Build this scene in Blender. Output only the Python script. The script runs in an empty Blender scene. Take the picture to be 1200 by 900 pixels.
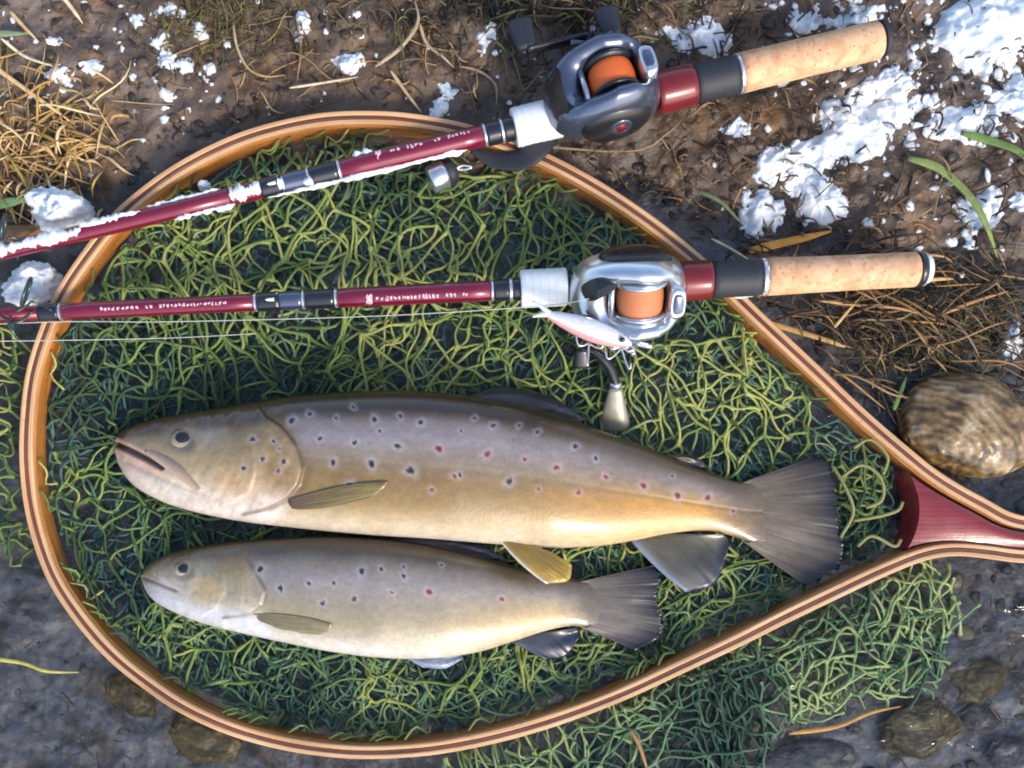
import bpy, math, random
import numpy as np
from mathutils import Vector, Matrix

random.seed(7)
rng = np.random.default_rng(11)
scene = bpy.context.scene

# ------------------------------------------------------------------ camera
S = 1.0 / 2000.0            # metres per photo pixel on the water plane (z = 0)
H = 0.62                    # the photographer holds the camera 62 cm above the bank
cam = bpy.data.cameras.new("camera")
cam_o = bpy.data.objects.new("camera", cam)
scene.collection.objects.link(cam_o)
CX, CY = -0.03, -0.07         # it hangs a little left of and below the middle; the frame is shifted back
cam_o.location = (CX, CY, H)
cam_o.rotation_euler = (0, 0, 0)
cam.sensor_fit = 'HORIZONTAL'
cam.angle = 2 * math.atan(600 * S / H)
cam.shift_x = -CX / (1200 * S)
cam.shift_y = -CY / (1200 * S)
cam.clip_start = 0.01
cam.clip_end = 200
scene.camera = cam_o

# ------------------------------------------------------------------ sky and sun
SUN_EL = math.radians(40)
SUN_AZ = math.atan2(0.55, -0.83)       # compass angle measured from +Y
world = bpy.data.worlds.new("World")
scene.world = world
world.use_nodes = True
wn = world.node_tree
wn.nodes.clear()
sky = wn.nodes.new("ShaderNodeTexSky")
sky.sky_type = 'NISHITA'
sky.sun_disc = False
sky.sun_elevation = SUN_EL
sky.sun_rotation = SUN_AZ
sky.air_density = 1.0
sky.dust_density = 2.0
bg = wn.nodes.new("ShaderNodeBackground")
bg.inputs[1].default_value = 0.15
wo = wn.nodes.new("ShaderNodeOutputWorld")
wn.links.new(sky.outputs[0], bg.inputs[0])
wn.links.new(bg.outputs[0], wo.inputs[0])
sun = bpy.data.lights.new("sun", 'SUN')
sun.energy = 1.3
sun.angle = math.radians(10.0)
sun.color = (1.0, 0.90, 0.74)
sun_o = bpy.data.objects.new("sun", sun)
scene.collection.objects.link(sun_o)
sd = Vector((math.sin(SUN_AZ) * math.cos(SUN_EL), math.cos(SUN_AZ) * math.cos(SUN_EL), math.sin(SUN_EL)))
sun_o.rotation_euler = sd.to_track_quat('Z', 'Y').to_euler()
sun_o.location = (0, 0, 3)
scene.view_settings.view_transform = 'Standard'
scene.view_settings.look = 'None'
scene.view_settings.gamma = 1
scene.view_settings.exposure = 1.0
scene.view_settings.use_curve_mapping = False
scene.cycles.filter_width = 1.9
scene.cycles.max_bounces = 8
scene.cycles.transparent_max_bounces = 16

# ------------------------------------------------------------------ helpers
def srgb(r, g, b, k=1.0):
    def f(c):
        c /= 255.0
        return (c / 12.92 if c <= 0.04045 else ((c + 0.055) / 1.055) ** 2.4) * k
    return np.array([f(r), f(g), f(b)])

def P(px, py, z=0.0):
    """photo pixel -> the point at height z (metres) that lies there"""
    k = z / H; x = (px - 600) * S; y = (450 - py) * S
    return np.array([x + (CX - x) * k, y + (CY - y) * k, z])

def proj(x, y, z):
    k = z / H
    return ((x - CX * k) / (1 - k)) / S + 600, 450 - ((y - CY * k) / (1 - k)) / S

def _hash(ix, iy, iz, seed):
    n = (ix * 374761393 + iy * 668265263 + iz * 2147483647 + seed * 144665) & 0xFFFFFFFF
    n = (n ^ (n >> 13)) * 1274126177 & 0xFFFFFFFF
    n = (n ^ (n >> 16)) * 2246822519 & 0xFFFFFFFF
    return ((n ^ (n >> 15)) & 0xFFFFFF) / float(0xFFFFFF)

def vnoise(x, y, z=0.0, seed=0):
    """value noise, -1..1"""
    x = np.asarray(x, float); y = np.asarray(y, float); z = np.asarray(z, float) + 0 * x
    ix = np.floor(x).astype(np.int64); iy = np.floor(y).astype(np.int64); iz = np.floor(z).astype(np.int64)
    fx, fy, fz = x - ix, y - iy, z - iz
    fx = fx * fx * (3 - 2 * fx); fy = fy * fy * (3 - 2 * fy); fz = fz * fz * (3 - 2 * fz)
    r = 0
    for dx in (0, 1):
        for dy in (0, 1):
            for dz in (0, 1):
                w = (fx if dx else 1 - fx) * (fy if dy else 1 - fy) * (fz if dz else 1 - fz)
                r = r + w * _hash(ix + dx, iy + dy, iz + dz, seed)
    return r * 2 - 1

def fbm(x, y, z=0.0, oct=4, seed=0, gain=0.5):
    r = 0; a = 1.0; f = 1.0; t = 0
    for o in range(oct):
        r = r + a * vnoise(np.asarray(x) * f + 17.3 * o, np.asarray(y) * f - 9.1 * o, np.asarray(z) * f, seed + o)
        t += a; a *= gain; f *= 2.03
    return r / t

def sstep(a, b, x):
    t = np.clip((np.asarray(x, float) - a) / (b - a), 0, 1)
    return t * t * (3 - 2 * t)

COL = scene.collection
def make_mesh(name, verts, faces, mat=None, smooth=True, col=None, vec=None):
    verts = np.asarray(verts, np.float32).reshape(-1, 3)
    me = bpy.data.meshes.new(name)
    if isinstance(faces, np.ndarray):
        groups = [faces]
    else:
        fq = np.array([f for f in faces if len(f) == 4], np.int32).reshape(-1, 4)
        ft = np.array([f for f in faces if len(f) == 3], np.int32).reshape(-1, 3)
        rest = [f for f in faces if len(f) > 4]
        groups = [g for g in (fq, ft) if len(g)] + [np.array([f], np.int32) for f in rest]
    loops = np.concatenate([g.ravel() for g in groups]).astype(np.int32)
    starts = []; tot = []; off = 0
    for g in groups:
        k = g.shape[1]
        starts.append(off + np.arange(len(g)) * k); tot.append(np.full(len(g), k)); off += g.size
    starts = np.concatenate(starts).astype(np.int32); tot = np.concatenate(tot).astype(np.int32)
    me.vertices.add(len(verts)); me.vertices.foreach_set("co", verts.ravel())
    me.loops.add(len(loops)); me.loops.foreach_set("vertex_index", loops)
    me.polygons.add(len(starts)); me.polygons.foreach_set("loop_start", starts)
    try:
        me.polygons.foreach_set("loop_total", tot)
    except Exception:
        pass
    me.polygons.foreach_set("use_smooth", np.full(len(starts), smooth, bool))
    if col is not None:
        a = me.attributes.new("col", 'FLOAT_COLOR', 'POINT')
        c = np.ones((len(verts), 4), np.float32); c[:, :3] = col
        a.data.foreach_set("color", c.ravel())
    if vec is not None:
        a = me.attributes.new("along", 'FLOAT_VECTOR', 'POINT')
        a.data.foreach_set("vector", np.asarray(vec, np.float32).ravel())
    me.update(calc_edges=True); me.validate()
    if mat:
        me.materials.append(mat)
    return me

def link(name, me, parent=None):
    o = bpy.data.objects.new(name, me)
    COL.objects.link(o)
    if parent is not None:
        o.parent = parent
    return o

def obj(name, verts, faces, mat, parent=None, smooth=True, col=None, vec=None):
    return link(name, make_mesh(name, verts, faces, mat, smooth, col, vec), parent)

def tag(o, label=None, cat=None, group=None, kind=None):
    if label: o["label"] = label
    if cat: o["category"] = cat
    if group: o["group"] = group
    if kind: o["kind"] = kind
    return o

def empty(name, label, cat, group=None):
    o = bpy.data.objects.new(name, None); COL.objects.link(o); o.empty_display_size = 0.01
    return tag(o, label, cat, group)

def grid_faces(nu, nv, close_u=False, close_v=False, off=0):
    """verts indexed i*nv + j"""
    iu = np.arange(nu if close_u else nu - 1); iv = np.arange(nv if close_v else nv - 1)
    I, J = np.meshgrid(iu, iv, indexing='ij')
    I2 = (I + 1) % nu; J2 = (J + 1) % nv
    return (np.stack([I * nv + J, I2 * nv + J, I2 * nv + J2, I * nv + J2], -1).reshape(-1, 4) + off).astype(np.int32)

class Geo:
    """collects pieces of ONE part"""
    def __init__(self):
        self.v = []; self.f = []; self.n = 0; self.c = []
    def add(self, v, f, c=None):
        v = np.asarray(v, float).reshape(-1, 3)
        self.v.append(v)
        for face in (f.tolist() if isinstance(f, np.ndarray) else f):
            self.f.append([i + self.n for i in face])
        if c is not None:
            self.c.append(np.broadcast_to(np.asarray(c, float), (len(v), 3)))
        self.n += len(v)
        return self
    def build(self, name, mat, parent=None, smooth=True):
        return obj(name, np.concatenate(self.v), self.f, mat, parent, smooth,
                   np.concatenate(self.c) if self.c else None)

def cr(pts, n):
    """Catmull-Rom resample through pts, n points evenly spaced along the curve"""
    p = np.asarray(pts, float)
    q = np.vstack([2 * p[0] - p[1], p, 2 * p[-1] - p[-2]])
    out = []
    for i in range(1, len(q) - 2):
        t = np.linspace(0, 1, 24, endpoint=False)[:, None]
        a, b, c, d = q[i - 1], q[i], q[i + 1], q[i + 2]
        out.append(0.5 * ((2 * b) + (-a + c) * t + (2 * a - 5 * b + 4 * c - d) * t ** 2 + (-a + 3 * b - 3 * c + d) * t ** 3))
    out = np.vstack(out + [p[-1:]])
    L = np.r_[0, np.cumsum(np.linalg.norm(np.diff(out, axis=0), axis=1))]
    s = np.linspace(0, L[-1], n)
    return np.stack([np.interp(s, L, out[:, k]) for k in range(out.shape[1])], 1)

def tube(pts, r, sides=8, cap=True):
    """tube along a polyline; r scalar or one per point"""
    p = np.asarray(pts, float); n = len(p); r = np.broadcast_to(np.asarray(r, float), (n,))
    t = np.gradient(p, axis=0); t /= np.linalg.norm(t, axis=1)[:, None] + 1e-12
    ref = np.array([0, 0, 1.0]) if abs(t[:, 2]).mean() < 0.85 else np.array([1.0, 0, 0])
    a = np.cross(t, ref); a /= np.linalg.norm(a, axis=1)[:, None] + 1e-12
    b = np.cross(a, t)
    ang = np.arange(sides) / sides * 2 * math.pi
    v = p[:, None] + r[:, None, None] * (np.cos(ang)[None, :, None] * a[:, None] + np.sin(ang)[None, :, None] * b[:, None])
    f = grid_faces(n, sides, close_v=True).tolist()
    if cap:
        f.append(list(range(sides))); f.append([(n - 1) * sides + k for k in range(sides)][::-1])
    return v.reshape(-1, 3), f

def lathe(prof, M=None, sides=32):
    """prof [(x, r)] round the local x axis"""
    prof = np.asarray(prof, float); ang = np.arange(sides) / sides * 2 * math.pi
    v = np.stack([np.repeat(prof[:, :1], sides, 1), prof[:, 1:] * np.cos(ang), prof[:, 1:] * np.sin(ang)], -1).reshape(-1, 3)
    f = grid_faces(len(prof), sides, close_v=True).tolist()
    f.append(list(range(sides))); f.append([(len(prof) - 1) * sides + k for k in range(sides)][::-1])
    if M is not None:
        v = M(v)
    return v, f

def ico(sub):
    import bmesh
    bm = bmesh.new(); bmesh.ops.create_icosphere(bm, subdivisions=sub, radius=1.0)
    v = np.array([x.co[:] for x in bm.verts]); f = np.array([[q.index for q in t.verts] for t in bm.faces], np.int32)
    bm.free(); return v, f
ICO = {k: ico(k) for k in (2, 3, 4, 5, 6)}

def inside(poly, x, y):
    poly = np.asarray(poly, float); r = np.zeros(np.shape(x), bool); n = len(poly); j = n - 1
    for i in range(n):
        xi, yi = poly[i]; xj, yj = poly[j]
        c = ((yi > y) != (yj > y)) & (x < (xj - xi) * (y - yi) / (yj - yi + 1e-12) + xi)
        r ^= c; j = i
    return r

def dist_poly(pts, x, y, closed=False):
    """distance from (x, y) to a polyline"""
    pts = np.asarray(pts, float); d = np.full(np.shape(x), 1e9); n = len(pts)
    for i in range(n if closed else n - 1):
        a = pts[i]; b = pts[(i + 1) % n]; ab = b - a
        t = np.clip(((x - a[0]) * ab[0] + (y - a[1]) * ab[1]) / (ab @ ab + 1e-12), 0, 1)
        d = np.minimum(d, np.hypot(x - a[0] - t * ab[0], y - a[1] - t * ab[1]))
    return d

# ------------------------------------------------------------------ materials
class MT:
    def __init__(self, name):
        self.m = bpy.data.materials.new(name); self.m.use_nodes = True
        self.nt = self.m.node_tree; self.b = self.nt.nodes["Principled BSDF"]
    def n(self, t, **kw):
        x = self.nt.nodes.new(t)
        for k, v in kw.items():
            if k.startswith("i_"):
                x.inputs[k[2:].replace("_", " ")].default_value = v
            else:
                setattr(x, k, v)
        return x
    def l(self, a, b): self.nt.links.new(a, b)
    def set(self, **kw):
        for k, v in kw.items():
            self.b.inputs[k.replace("_", " ")].default_value = v
        return self
    def coord(self): return self.n("ShaderNodeTexCoord").outputs["Object"]
    def noise(self, scale, detail=4, rough=0.55, vec=None, dist=0.0):
        x = self.n("ShaderNodeTexNoise"); x.inputs["Scale"].default_value = scale
        x.inputs["Detail"].default_value = detail; x.inputs["Roughness"].default_value = rough
        x.inputs["Distortion"].default_value = dist
        self.l(vec if vec is not None else self.coord(), x.inputs["Vector"]); return x.outputs["Fac"]
    def ramp(self, fac, stops):
        r = self.n("ShaderNodeValToRGB"); e = r.color_ramp.elements
        e[0].position = stops[0][0]; e[0].color = (*stops[0][1], 1)
        e[1].position = stops[1][0]; e[1].color = (*stops[1][1], 1)
        for p, c in stops[2:]:
            q = e.new(p); q.color = (*c, 1)
        self.l(fac, r.inputs[0]); return r.outputs[0]
    def mix(self, fac, a, b, mode='MIX'):
        x = self.n("ShaderNodeMix", data_type='RGBA', blend_type=mode)
        for s, k in ((fac, 0), (a, 6), (b, 7)):
            if hasattr(s, "links"): self.l(s, x.inputs[k])
            elif k == 0: x.inputs[0].default_value = s
            else: x.inputs[k].default_value = (*s, 1)
        return x.outputs[2]
    def bump(self, h, strength=0.4, dist=0.001, chain=None):
        x = self.n("ShaderNodeBump"); x.inputs["Strength"].default_value = strength; x.inputs["Distance"].default_value = dist
        self.l(h, x.inputs["Height"])
        if chain is not None: self.l(chain, x.inputs["Normal"])
        return x.outputs[0]
    def color(self, s):
        if hasattr(s, "links"): self.l(s, self.b.inputs["Base Color"])
        else: self.b.inputs["Base Color"].default_value = (*s, 1)
        return self
    def normal(self, s): self.l(s, self.b.inputs["Normal"]); return self
    def attr(self, name="col", out="Color"):
        x = self.n("ShaderNodeAttribute", attribute_name=name); return x.outputs[out]

def gray(v): return (v, v, v)

def plain(name, c, rough=0.4, metal=0.0, var=0.12, scale=300, coat=0.0, bump=0.0):
    t = MT(name); c = np.asarray(c, float)
    nz = t.noise(scale, 5)
    t.color(t.ramp(nz, [(0.3, tuple(c * (1 - var))), (0.7, tuple(np.minimum(c * (1 + var), 1)))]))
    t.set(Roughness=rough, Metallic=metal, Coat_Weight=coat, Coat_Roughness=0.08)
    if bump: t.normal(t.bump(nz, bump, 0.0006))
    return t.m

def vcol(name, rough=0.5, spec=0.5, coat=0.0, nscale=500, nstr=0.15, bscale=900, bump=0.3, bdist=0.0004, sss=0.0):
    t = MT(name)
    nz = t.noise(nscale, 4)
    k = t.ramp(nz, [(0.25, gray(1 - nstr)), (0.75, gray(1 + nstr))])
    t.color(t.mix(1.0, t.attr(), k, 'MULTIPLY'))
    t.set(Roughness=rough, Specular_IOR_Level=spec, Coat_Weight=coat, Coat_Roughness=0.12)
    if bump: t.normal(t.bump(t.noise(bscale, 3), bump, bdist))
    return t.m

# mud bank / stream bed
def mat_ground():
    t = MT("wet_mud")
    a = t.noise(14, 6, 0.6); b = t.noise(90, 6, 0.65); c = t.noise(420, 4, 0.6); d = t.noise(30, 3, 0.5, dist=1.2)
    base = t.ramp(a, [(0.32, tuple(srgb(58, 47, 38))), (0.5, tuple(srgb(86, 72, 60))), (0.68, tuple(srgb(110, 94, 78)))])
    cool = t.ramp(d, [(0.42, tuple(srgb(80, 74, 72))), (0.62, tuple(srgb(118, 110, 106)))])
    base = t.mix(t.ramp(t.noise(9, 3), [(0.42, gray(0)), (0.6, gray(0.85))]), base, cool)
    base = t.mix(t.ramp(t.noise(36, 4), [(0.56, gray(0)), (0.7, gray(0.7))]), base, tuple(srgb(124, 96, 60)))
    base = t.mix(t.ramp(b, [(0.3, gray(0.6)), (0.44, gray(0))]), base, tuple(srgb(46, 39, 33)))
    base = t.mix(t.ramp(c, [(0.60, gray(0)), (0.74, gray(0.5))]), base, tuple(srgb(158, 146, 130)))
    base = t.mix(1.0, base, (1.06, 0.95, 0.82), 'MULTIPLY')
    sep = t.n("ShaderNodeSeparateXYZ"); t.l(t.coord(), sep.inputs[0])
    mr = t.n("ShaderNodeMapRange"); mr.inputs["From Min"].default_value = -0.002; mr.inputs["From Max"].default_value = -0.008; t.l(sep.outputs[2], mr.inputs[0])
    silt = t.ramp(t.noise(26, 5, 0.6, dist=1.5), [(0.32, tuple(srgb(104, 86, 68))), (0.44, tuple(srgb(132, 122, 114))), (0.55, tuple(srgb(158, 154, 156))), (0.68, tuple(srgb(126, 106, 84)))])
    silt = t.mix(t.ramp(b, [(0.34, gray(0.45)), (0.5, gray(0))]), silt, tuple(srgb(84, 66, 48)))
    fm = t.n("ShaderNodeMath", operation='MULTIPLY'); t.l(mr.outputs[0], fm.inputs[0]); fm.inputs[1].default_value = 0.8
    base = t.mix(fm.outputs[0], base, silt)
    t.color(base)
    t.l(t.ramp(a, [(0.35, gray(0.28)), (0.7, gray(0.6))]), t.b.inputs["Roughness"])
    n1 = t.bump(b, 0.6, 0.004); n2 = t.bump(c, 0.55, 0.0015, n1)
    t.normal(n2)
    return t.m

def mat_water():
    t = MT("shallow_water"); nt = t.nt; nt.nodes.remove(t.b)
    out = [x for x in nt.nodes if x.type == 'OUTPUT_MATERIAL'][0]
    tr = t.n("ShaderNodeBsdfTransparent"); tr.inputs[0].default_value = (0.86, 0.92, 0.95, 1)
    gl = t.n("ShaderNodeBsdfGlossy"); gl.inputs["Roughness"].default_value = 0.06
    fr = t.n("ShaderNodeFresnel"); fr.inputs[0].default_value = 1.333
    nb = t.bump(t.noise(24, 4, 0.6, dist=0.8), 0.5, 0.01)
    t.l(nb, gl.inputs["Normal"]); t.l(nb, fr.inputs["Normal"])
    mx = t.n("ShaderNodeMixShader"); t.l(fr.outputs[0], mx.inputs[0]); t.l(tr.outputs[0], mx.inputs[1]); t.l(gl.outputs[0], mx.inputs[2])
    t.l(mx.outputs[0], out.inputs[0])
    return t.m

def mat_snow():
    t = MT("old_snow")
    a = t.noise(60, 5, 0.6); c = t.noise(700, 4, 0.7)
    t.color(t.ramp(a, [(0.30, (0.46, 0.54, 0.62)), (0.44, (0.68, 0.74, 0.79)), (0.6, (0.84, 0.87, 0.89))]))
    t.set(Roughness=0.55, Subsurface_Weight=0.35, Subsurface_Scale=0.004, Subsurface_Radius=(0.6, 0.9, 1.0))
    t.normal(t.bump(c, 0.45, 0.0010, t.bump(t.noise(200, 5), 0.35, 0.002)))
    return t.m

def mat_wood(name, c1, c2, rough=0.3, coat=0.4):
    t = MT(name)
    mp = t.n("ShaderNodeMapping"); mp.inputs["Scale"].default_value = (14, 600, 260)
    t.l(t.attr("along", "Vector"), mp.inputs[0])
    nz = t.noise(1.0, 5, 0.6, mp.outputs[0])
    big = t.noise(18, 3)
    c = t.ramp(nz, [(0.3, tuple(c1)), (0.7, tuple(c2))])
    c = t.mix(1.0, c, t.ramp(big, [(0.3, gray(0.8)), (0.7, gray(1.12))]), 'MULTIPLY')
    t.color(c); t.set(Roughness=rough, Coat_Weight=coat, Coat_Roughness=0.1)
    d2 = t.noise(240, 5, 0.7)
    dirt = t.mix(t.ramp(d2, [(0.60, gray(0)), (0.72, gray(0.55))]), c, tuple(np.asarray(c1) * 0.45)); t.color(dirt)
    t.l(t.ramp(t.noise(120, 4), [(0.3, gray(rough * 0.7)), (0.7, gray(rough * 1.7))]), t.b.inputs["Roughness"])
    t.normal(t.bump(nz, 0.35, 0.0005, t.bump(d2, 0.15, 0.0005)))
    return t.m

def mat_cork():
    t = MT("cork")
    a = t.noise(60, 4); b = t.noise(380, 5, 0.7); v = t.n("ShaderNodeTexVoronoi"); v.inputs["Scale"].default_value = 230
    t.l(t.coord(), v.inputs["Vector"])
    c = t.ramp(a, [(0.3, tuple(srgb(205, 158, 118))), (0.7, tuple(srgb(232, 190, 150)))])
    c = t.mix(t.ramp(t.noise(130, 5, 0.6, dist=0.6), [(0.45, gray(0)), (0.62, gray(0.55))]), c, tuple(srgb(186, 128, 84)))
    c = t.mix(t.ramp(b, [(0.56, gray(0)), (0.70, gray(0.8))]), c, tuple(srgb(150, 100, 66)))
    c = t.mix(t.ramp(v.outputs["Distance"], [(0.06, gray(0.7)), (0.2, gray(0))]), c, tuple(srgb(120, 78, 50)))
    t.color(c); t.set(Roughness=0.75)
    t.normal(t.bump(b, 0.4, 0.0008)); return t.m

def mat_stone(name, stops, scale=60, stretch=(1, 1, 1), rough=0.4, rot=0.0):
    t = MT(name)
    mp = t.n("ShaderNodeMapping"); mp.inputs["Scale"].default_value = stretch; mp.inputs["Rotation"].default_value = (0, 0, rot)
    t.l(t.coord(), mp.inputs[0])
    a = t.noise(scale, 7, 0.65, mp.outputs[0], 1.3); b = t.noise(scale * 6, 5, 0.6)
    c = t.ramp(a, stops)
    c = t.mix(t.ramp(b, [(0.3, gray(0.5)), (0.5, gray(0))]), c, tuple(srgb(60, 48, 34)))
    t.color(c); t.set(Roughness=rough)
    t.normal(t.bump(b, 0.5, 0.001, t.bump(a, 0.5, 0.003))); return t.m

M = {}
M["ground"] = mat_ground(); M["water"] = mat_water(); M["snow"] = mat_snow(); M["cork"] = mat_cork()
M["ash"] = mat_wood("pale_ash_strip", srgb(186, 132, 84), srgb(232, 190, 142))
M["walnut"] = mat_wood("dark_walnut_strip", srgb(80, 44, 34), srgb(128, 78, 60))
M["amber"] = mat_wood("amber_inner_strip", srgb(150, 88, 36), srgb(204, 136, 62), 0.3, 0.5)
M["redwood"] = mat_wood("red_stained_wood", srgb(112, 30, 34), srgb(146, 48, 50), 0.25, 0.6)
M["net"] = vcol("net_cord", 0.7, 0.25, 0, 900, 0.25, 2200, 0.5, 0.0004)
M["trout"] = None
M["blank"] = plain("maroon_blank", srgb(118, 20, 48), 0.25, 0.2, 0.08, 200, 0.7)
M["black"] = plain("black_wrap", srgb(30, 32, 40), 0.3, 0, 0.2, 400, 0.4)
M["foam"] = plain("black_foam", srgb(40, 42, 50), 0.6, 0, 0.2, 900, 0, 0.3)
M["silver_ring"] = plain("silver_ring", srgb(214, 214, 220), 0.25, 0.7, 0.05)
M["white_grip"] = plain("white_grip", srgb(226, 230, 228), 0.45, 0, 0.05, 500, 0, 0.1)
M["red_seat"] = plain("red_reel_seat", srgb(112, 28, 34), 0.3, 0.1, 0.1, 100, 0.3)
M["chrome"] = plain("silver_reel_metal", srgb(206, 212, 220), 0.22, 0.85, 0.05, 80, 0.2)
M["gunmetal"] = plain("blue_grey_reel_metal", srgb(92, 100, 120), 0.25, 0.7, 0.06, 80, 0.5)
M["dark"] = plain("dark_plastic", srgb(26, 27, 32), 0.35, 0, 0.2, 300, 0.2)
M["line_orange"] = None; M["line_copper"] = None
M["letter"] = plain("pale_pink_lettering", srgb(236, 206, 214), 0.4, 0, 0.05)
M["knob"] = plain("pearl_grey_knob", srgb(142, 138, 122), 0.3, 0.25, 0.08, 120, 0.5)
M["emblem"] = plain("red_emblem", srgb(120, 20, 36), 0.35)
M["nylon"] = plain("clear_line", srgb(190, 190, 180), 0.3)
M["fin"] = vcol("fin_membrane", 0.35, 0.5, 0.3, 300, 0.12, 1500, 0.2, 0.0003)
M["straw"] = vcol("dry_straw", 0.6, 0.4, 0, 260, 0.25, 1500, 0.3, 0.0004)
M["stone_streak"] = mat_stone("streaked_brown_stone", [(0.3, tuple(srgb(58, 44, 26))), (0.44, tuple(srgb(116, 92, 56))), (0.52, tuple(srgb(146, 128, 104))), (0.6, tuple(srgb(112, 84, 40))), (0.72, tuple(srgb(138, 104, 44)))], 42, (0.5, 2.6, 1.5), 0.38, 0.35)
M["stone_ochre"] = mat_stone("ochre_stone", [(0.3, tuple(srgb(92, 76, 44))), (0.7, tuple(srgb(150, 126, 76)))], 50, rough=0.35)
M["stone_grey"] = mat_stone("grey_brown_stone", [(0.3, tuple(srgb(98, 92, 90))), (0.7, tuple(srgb(150, 138, 128)))], 60, rough=0.4)

def mat_line(name, c1, c2):
    t = MT(name)
    mp = t.n("ShaderNodeMapping"); mp.inputs["Scale"].default_value = (1, 1, 1)
    w = t.n("ShaderNodeTexWave"); w.inputs["Scale"].default_value = 420; w.bands_direction = 'Y'; w.inputs["Distortion"].default_value = 1.2
    t.l(t.coord(), w.inputs["Vector"])
    t.color(t.ramp(w.outputs["Fac"], [(0.1, tuple(c1)), (0.9, tuple(c2))])); t.set(Roughness=0.5)
    t.normal(t.bump(w.outputs["Fac"], 0.5, 0.0004)); return t.m
M["line_orange"] = mat_line("orange_line", srgb(226, 84, 26), srgb(250, 128, 58))
M["line_copper"] = mat_line("copper_line", srgb(176, 98, 58), srgb(216, 140, 96))

def mat_trout():
    t = MT("trout_skin")
    v = t.n("ShaderNodeTexVoronoi"); v.inputs["Scale"].default_value = 620
    t.l(t.coord(), v.inputs["Vector"])
    nz = t.noise(260, 5, 0.65)
    k = t.ramp(nz, [(0.25, gray(0.95)), (0.75, gray(1.05))])
    c = t.mix(1.0, t.attr(), k, 'MULTIPLY')
    c = t.mix(1.0, c, t.ramp(v.outputs["Distance"], [(0.1, gray(1.05)), (0.75, gray(0.90))]), 'MULTIPLY')
    t.color(c)
    t.set(Roughness=0.36, Specular_IOR_Level=0.55, Coat_Weight=0.5, Coat_Roughness=0.1, Subsurface_Weight=0.06, Subsurface_Scale=0.003)
    nb = t.bump(v.outputs["Distance"], 0.18, 0.0003); t.normal(nb); t.l(t.bump(v.outputs["Distance"], 0.05, 0.0003), t.b.inputs["Coat Normal"])
    return t.m
M["trout"] = mat_trout()

# ------------------------------------------------------------------ ground and water
def gz_exact(x, y):
    """height of the bank: dry at the top and right of the photo, under water at the bottom"""
    x = np.asarray(x, float); y = np.asarray(y, float)
    e = -0.013 + 0.020 * sstep(0.02, 0.17, y + 0.12 * np.clip(x, -0.1, 0.35) * (x > 0))
    e = e + 0.012 * sstep(0.18, 0.4, y)
    e = e + 0.0065 * fbm(x * 11, y * 11, 0, 3, 3) + 0.005 * fbm(x * 38, y * 38, 0, 3, 5) + 0.0032 * fbm(x * 120, y * 120, 0, 3, 9) - 0.0022 * np.abs(fbm(x * 60, y * 60, 4, 2, 15))
    hoop = np.exp(-(((x + 0.04) / 0.20) ** 4 + ((y + 0.02) / 0.15) ** 4))
    e = e - 0.004 * hoop
    far = sstep(0.6, 6.0, np.hypot(x, y))
    return e * (1 - far) + far * (0.25 * fbm(x * 0.3, y * 0.3, 0, 3, 21) + 0.05 * y)

def axis(a, b, step, reach):
    c = np.arange(a, b + 1e-9, step); o = []; d = step; p = b
    while p < reach:
        d *= 1.28; p += d; o.append(p)
    q = []; d = step; p = a
    while p > -reach:
        d *= 1.28; p -= d; q.append(p)
    return np.r_[q[::-1], c, o]

gx = axis(-0.36, 0.36, 0.0016, 60); gy = axis(-0.28, 0.28, 0.0016, 60)
X, Y = np.meshgrid(gx, gy, indexing='ij')
Z = gz_exact(X, Y)
ground = obj("ground", np.stack([X, Y, Z], -1).reshape(-1, 3), grid_faces(len(gx), len(gy)), M["ground"])
_i0 = int(np.argmin(np.abs(gx + 0.36))); _j0 = int(np.argmin(np.abs(gy + 0.28)))
_GN = (int(round(0.72 / 0.0016)), int(round(0.56 / 0.0016)))
def gz(x, y):
    x = np.asarray(x, float); y = np.asarray(y, float)
    if np.size(x) == 0 or np.min(x) < -0.355 or np.max(x) > 0.355 or np.min(y) < -0.275 or np.max(y) > 0.275:
        return gz_exact(x, y)
    u = (x + 0.36) / 0.0016; v = (y + 0.28) / 0.0016
    i = np.clip(u.astype(int), 0, _GN[0] - 1); j = np.clip(v.astype(int), 0, _GN[1] - 1); fu = u - i; fv = v - j
    i = i + _i0; j = j + _j0
    return (Z0[i, j] * (1 - fu) * (1 - fv) + Z0[i + 1, j] * fu * (1 - fv) + Z0[i, j + 1] * (1 - fu) * fv + Z0[i + 1, j + 1] * fu * fv)
Z0 = Z.copy()
tag(ground, "wet brown mud bank sloping into the shallow stream", "mud bank", kind="structure")

wx = np.r_[-60, -8, -1.5, np.linspace(-0.5, 0.5, 12), 1.5, 8, 60]; wy = np.r_[-60, -8, -1.5, np.linspace(-0.5, 0.5, 12)]
X, Y = np.meshgrid(wx, wy, indexing='ij')
water = obj("water", np.stack([X, Y, 0 * X], -1).reshape(-1, 3), grid_faces(len(wx), len(wy)), M["water"])
tag(water, "clear shallow stream water along the muddy bank", "water", kind="structure")

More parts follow.
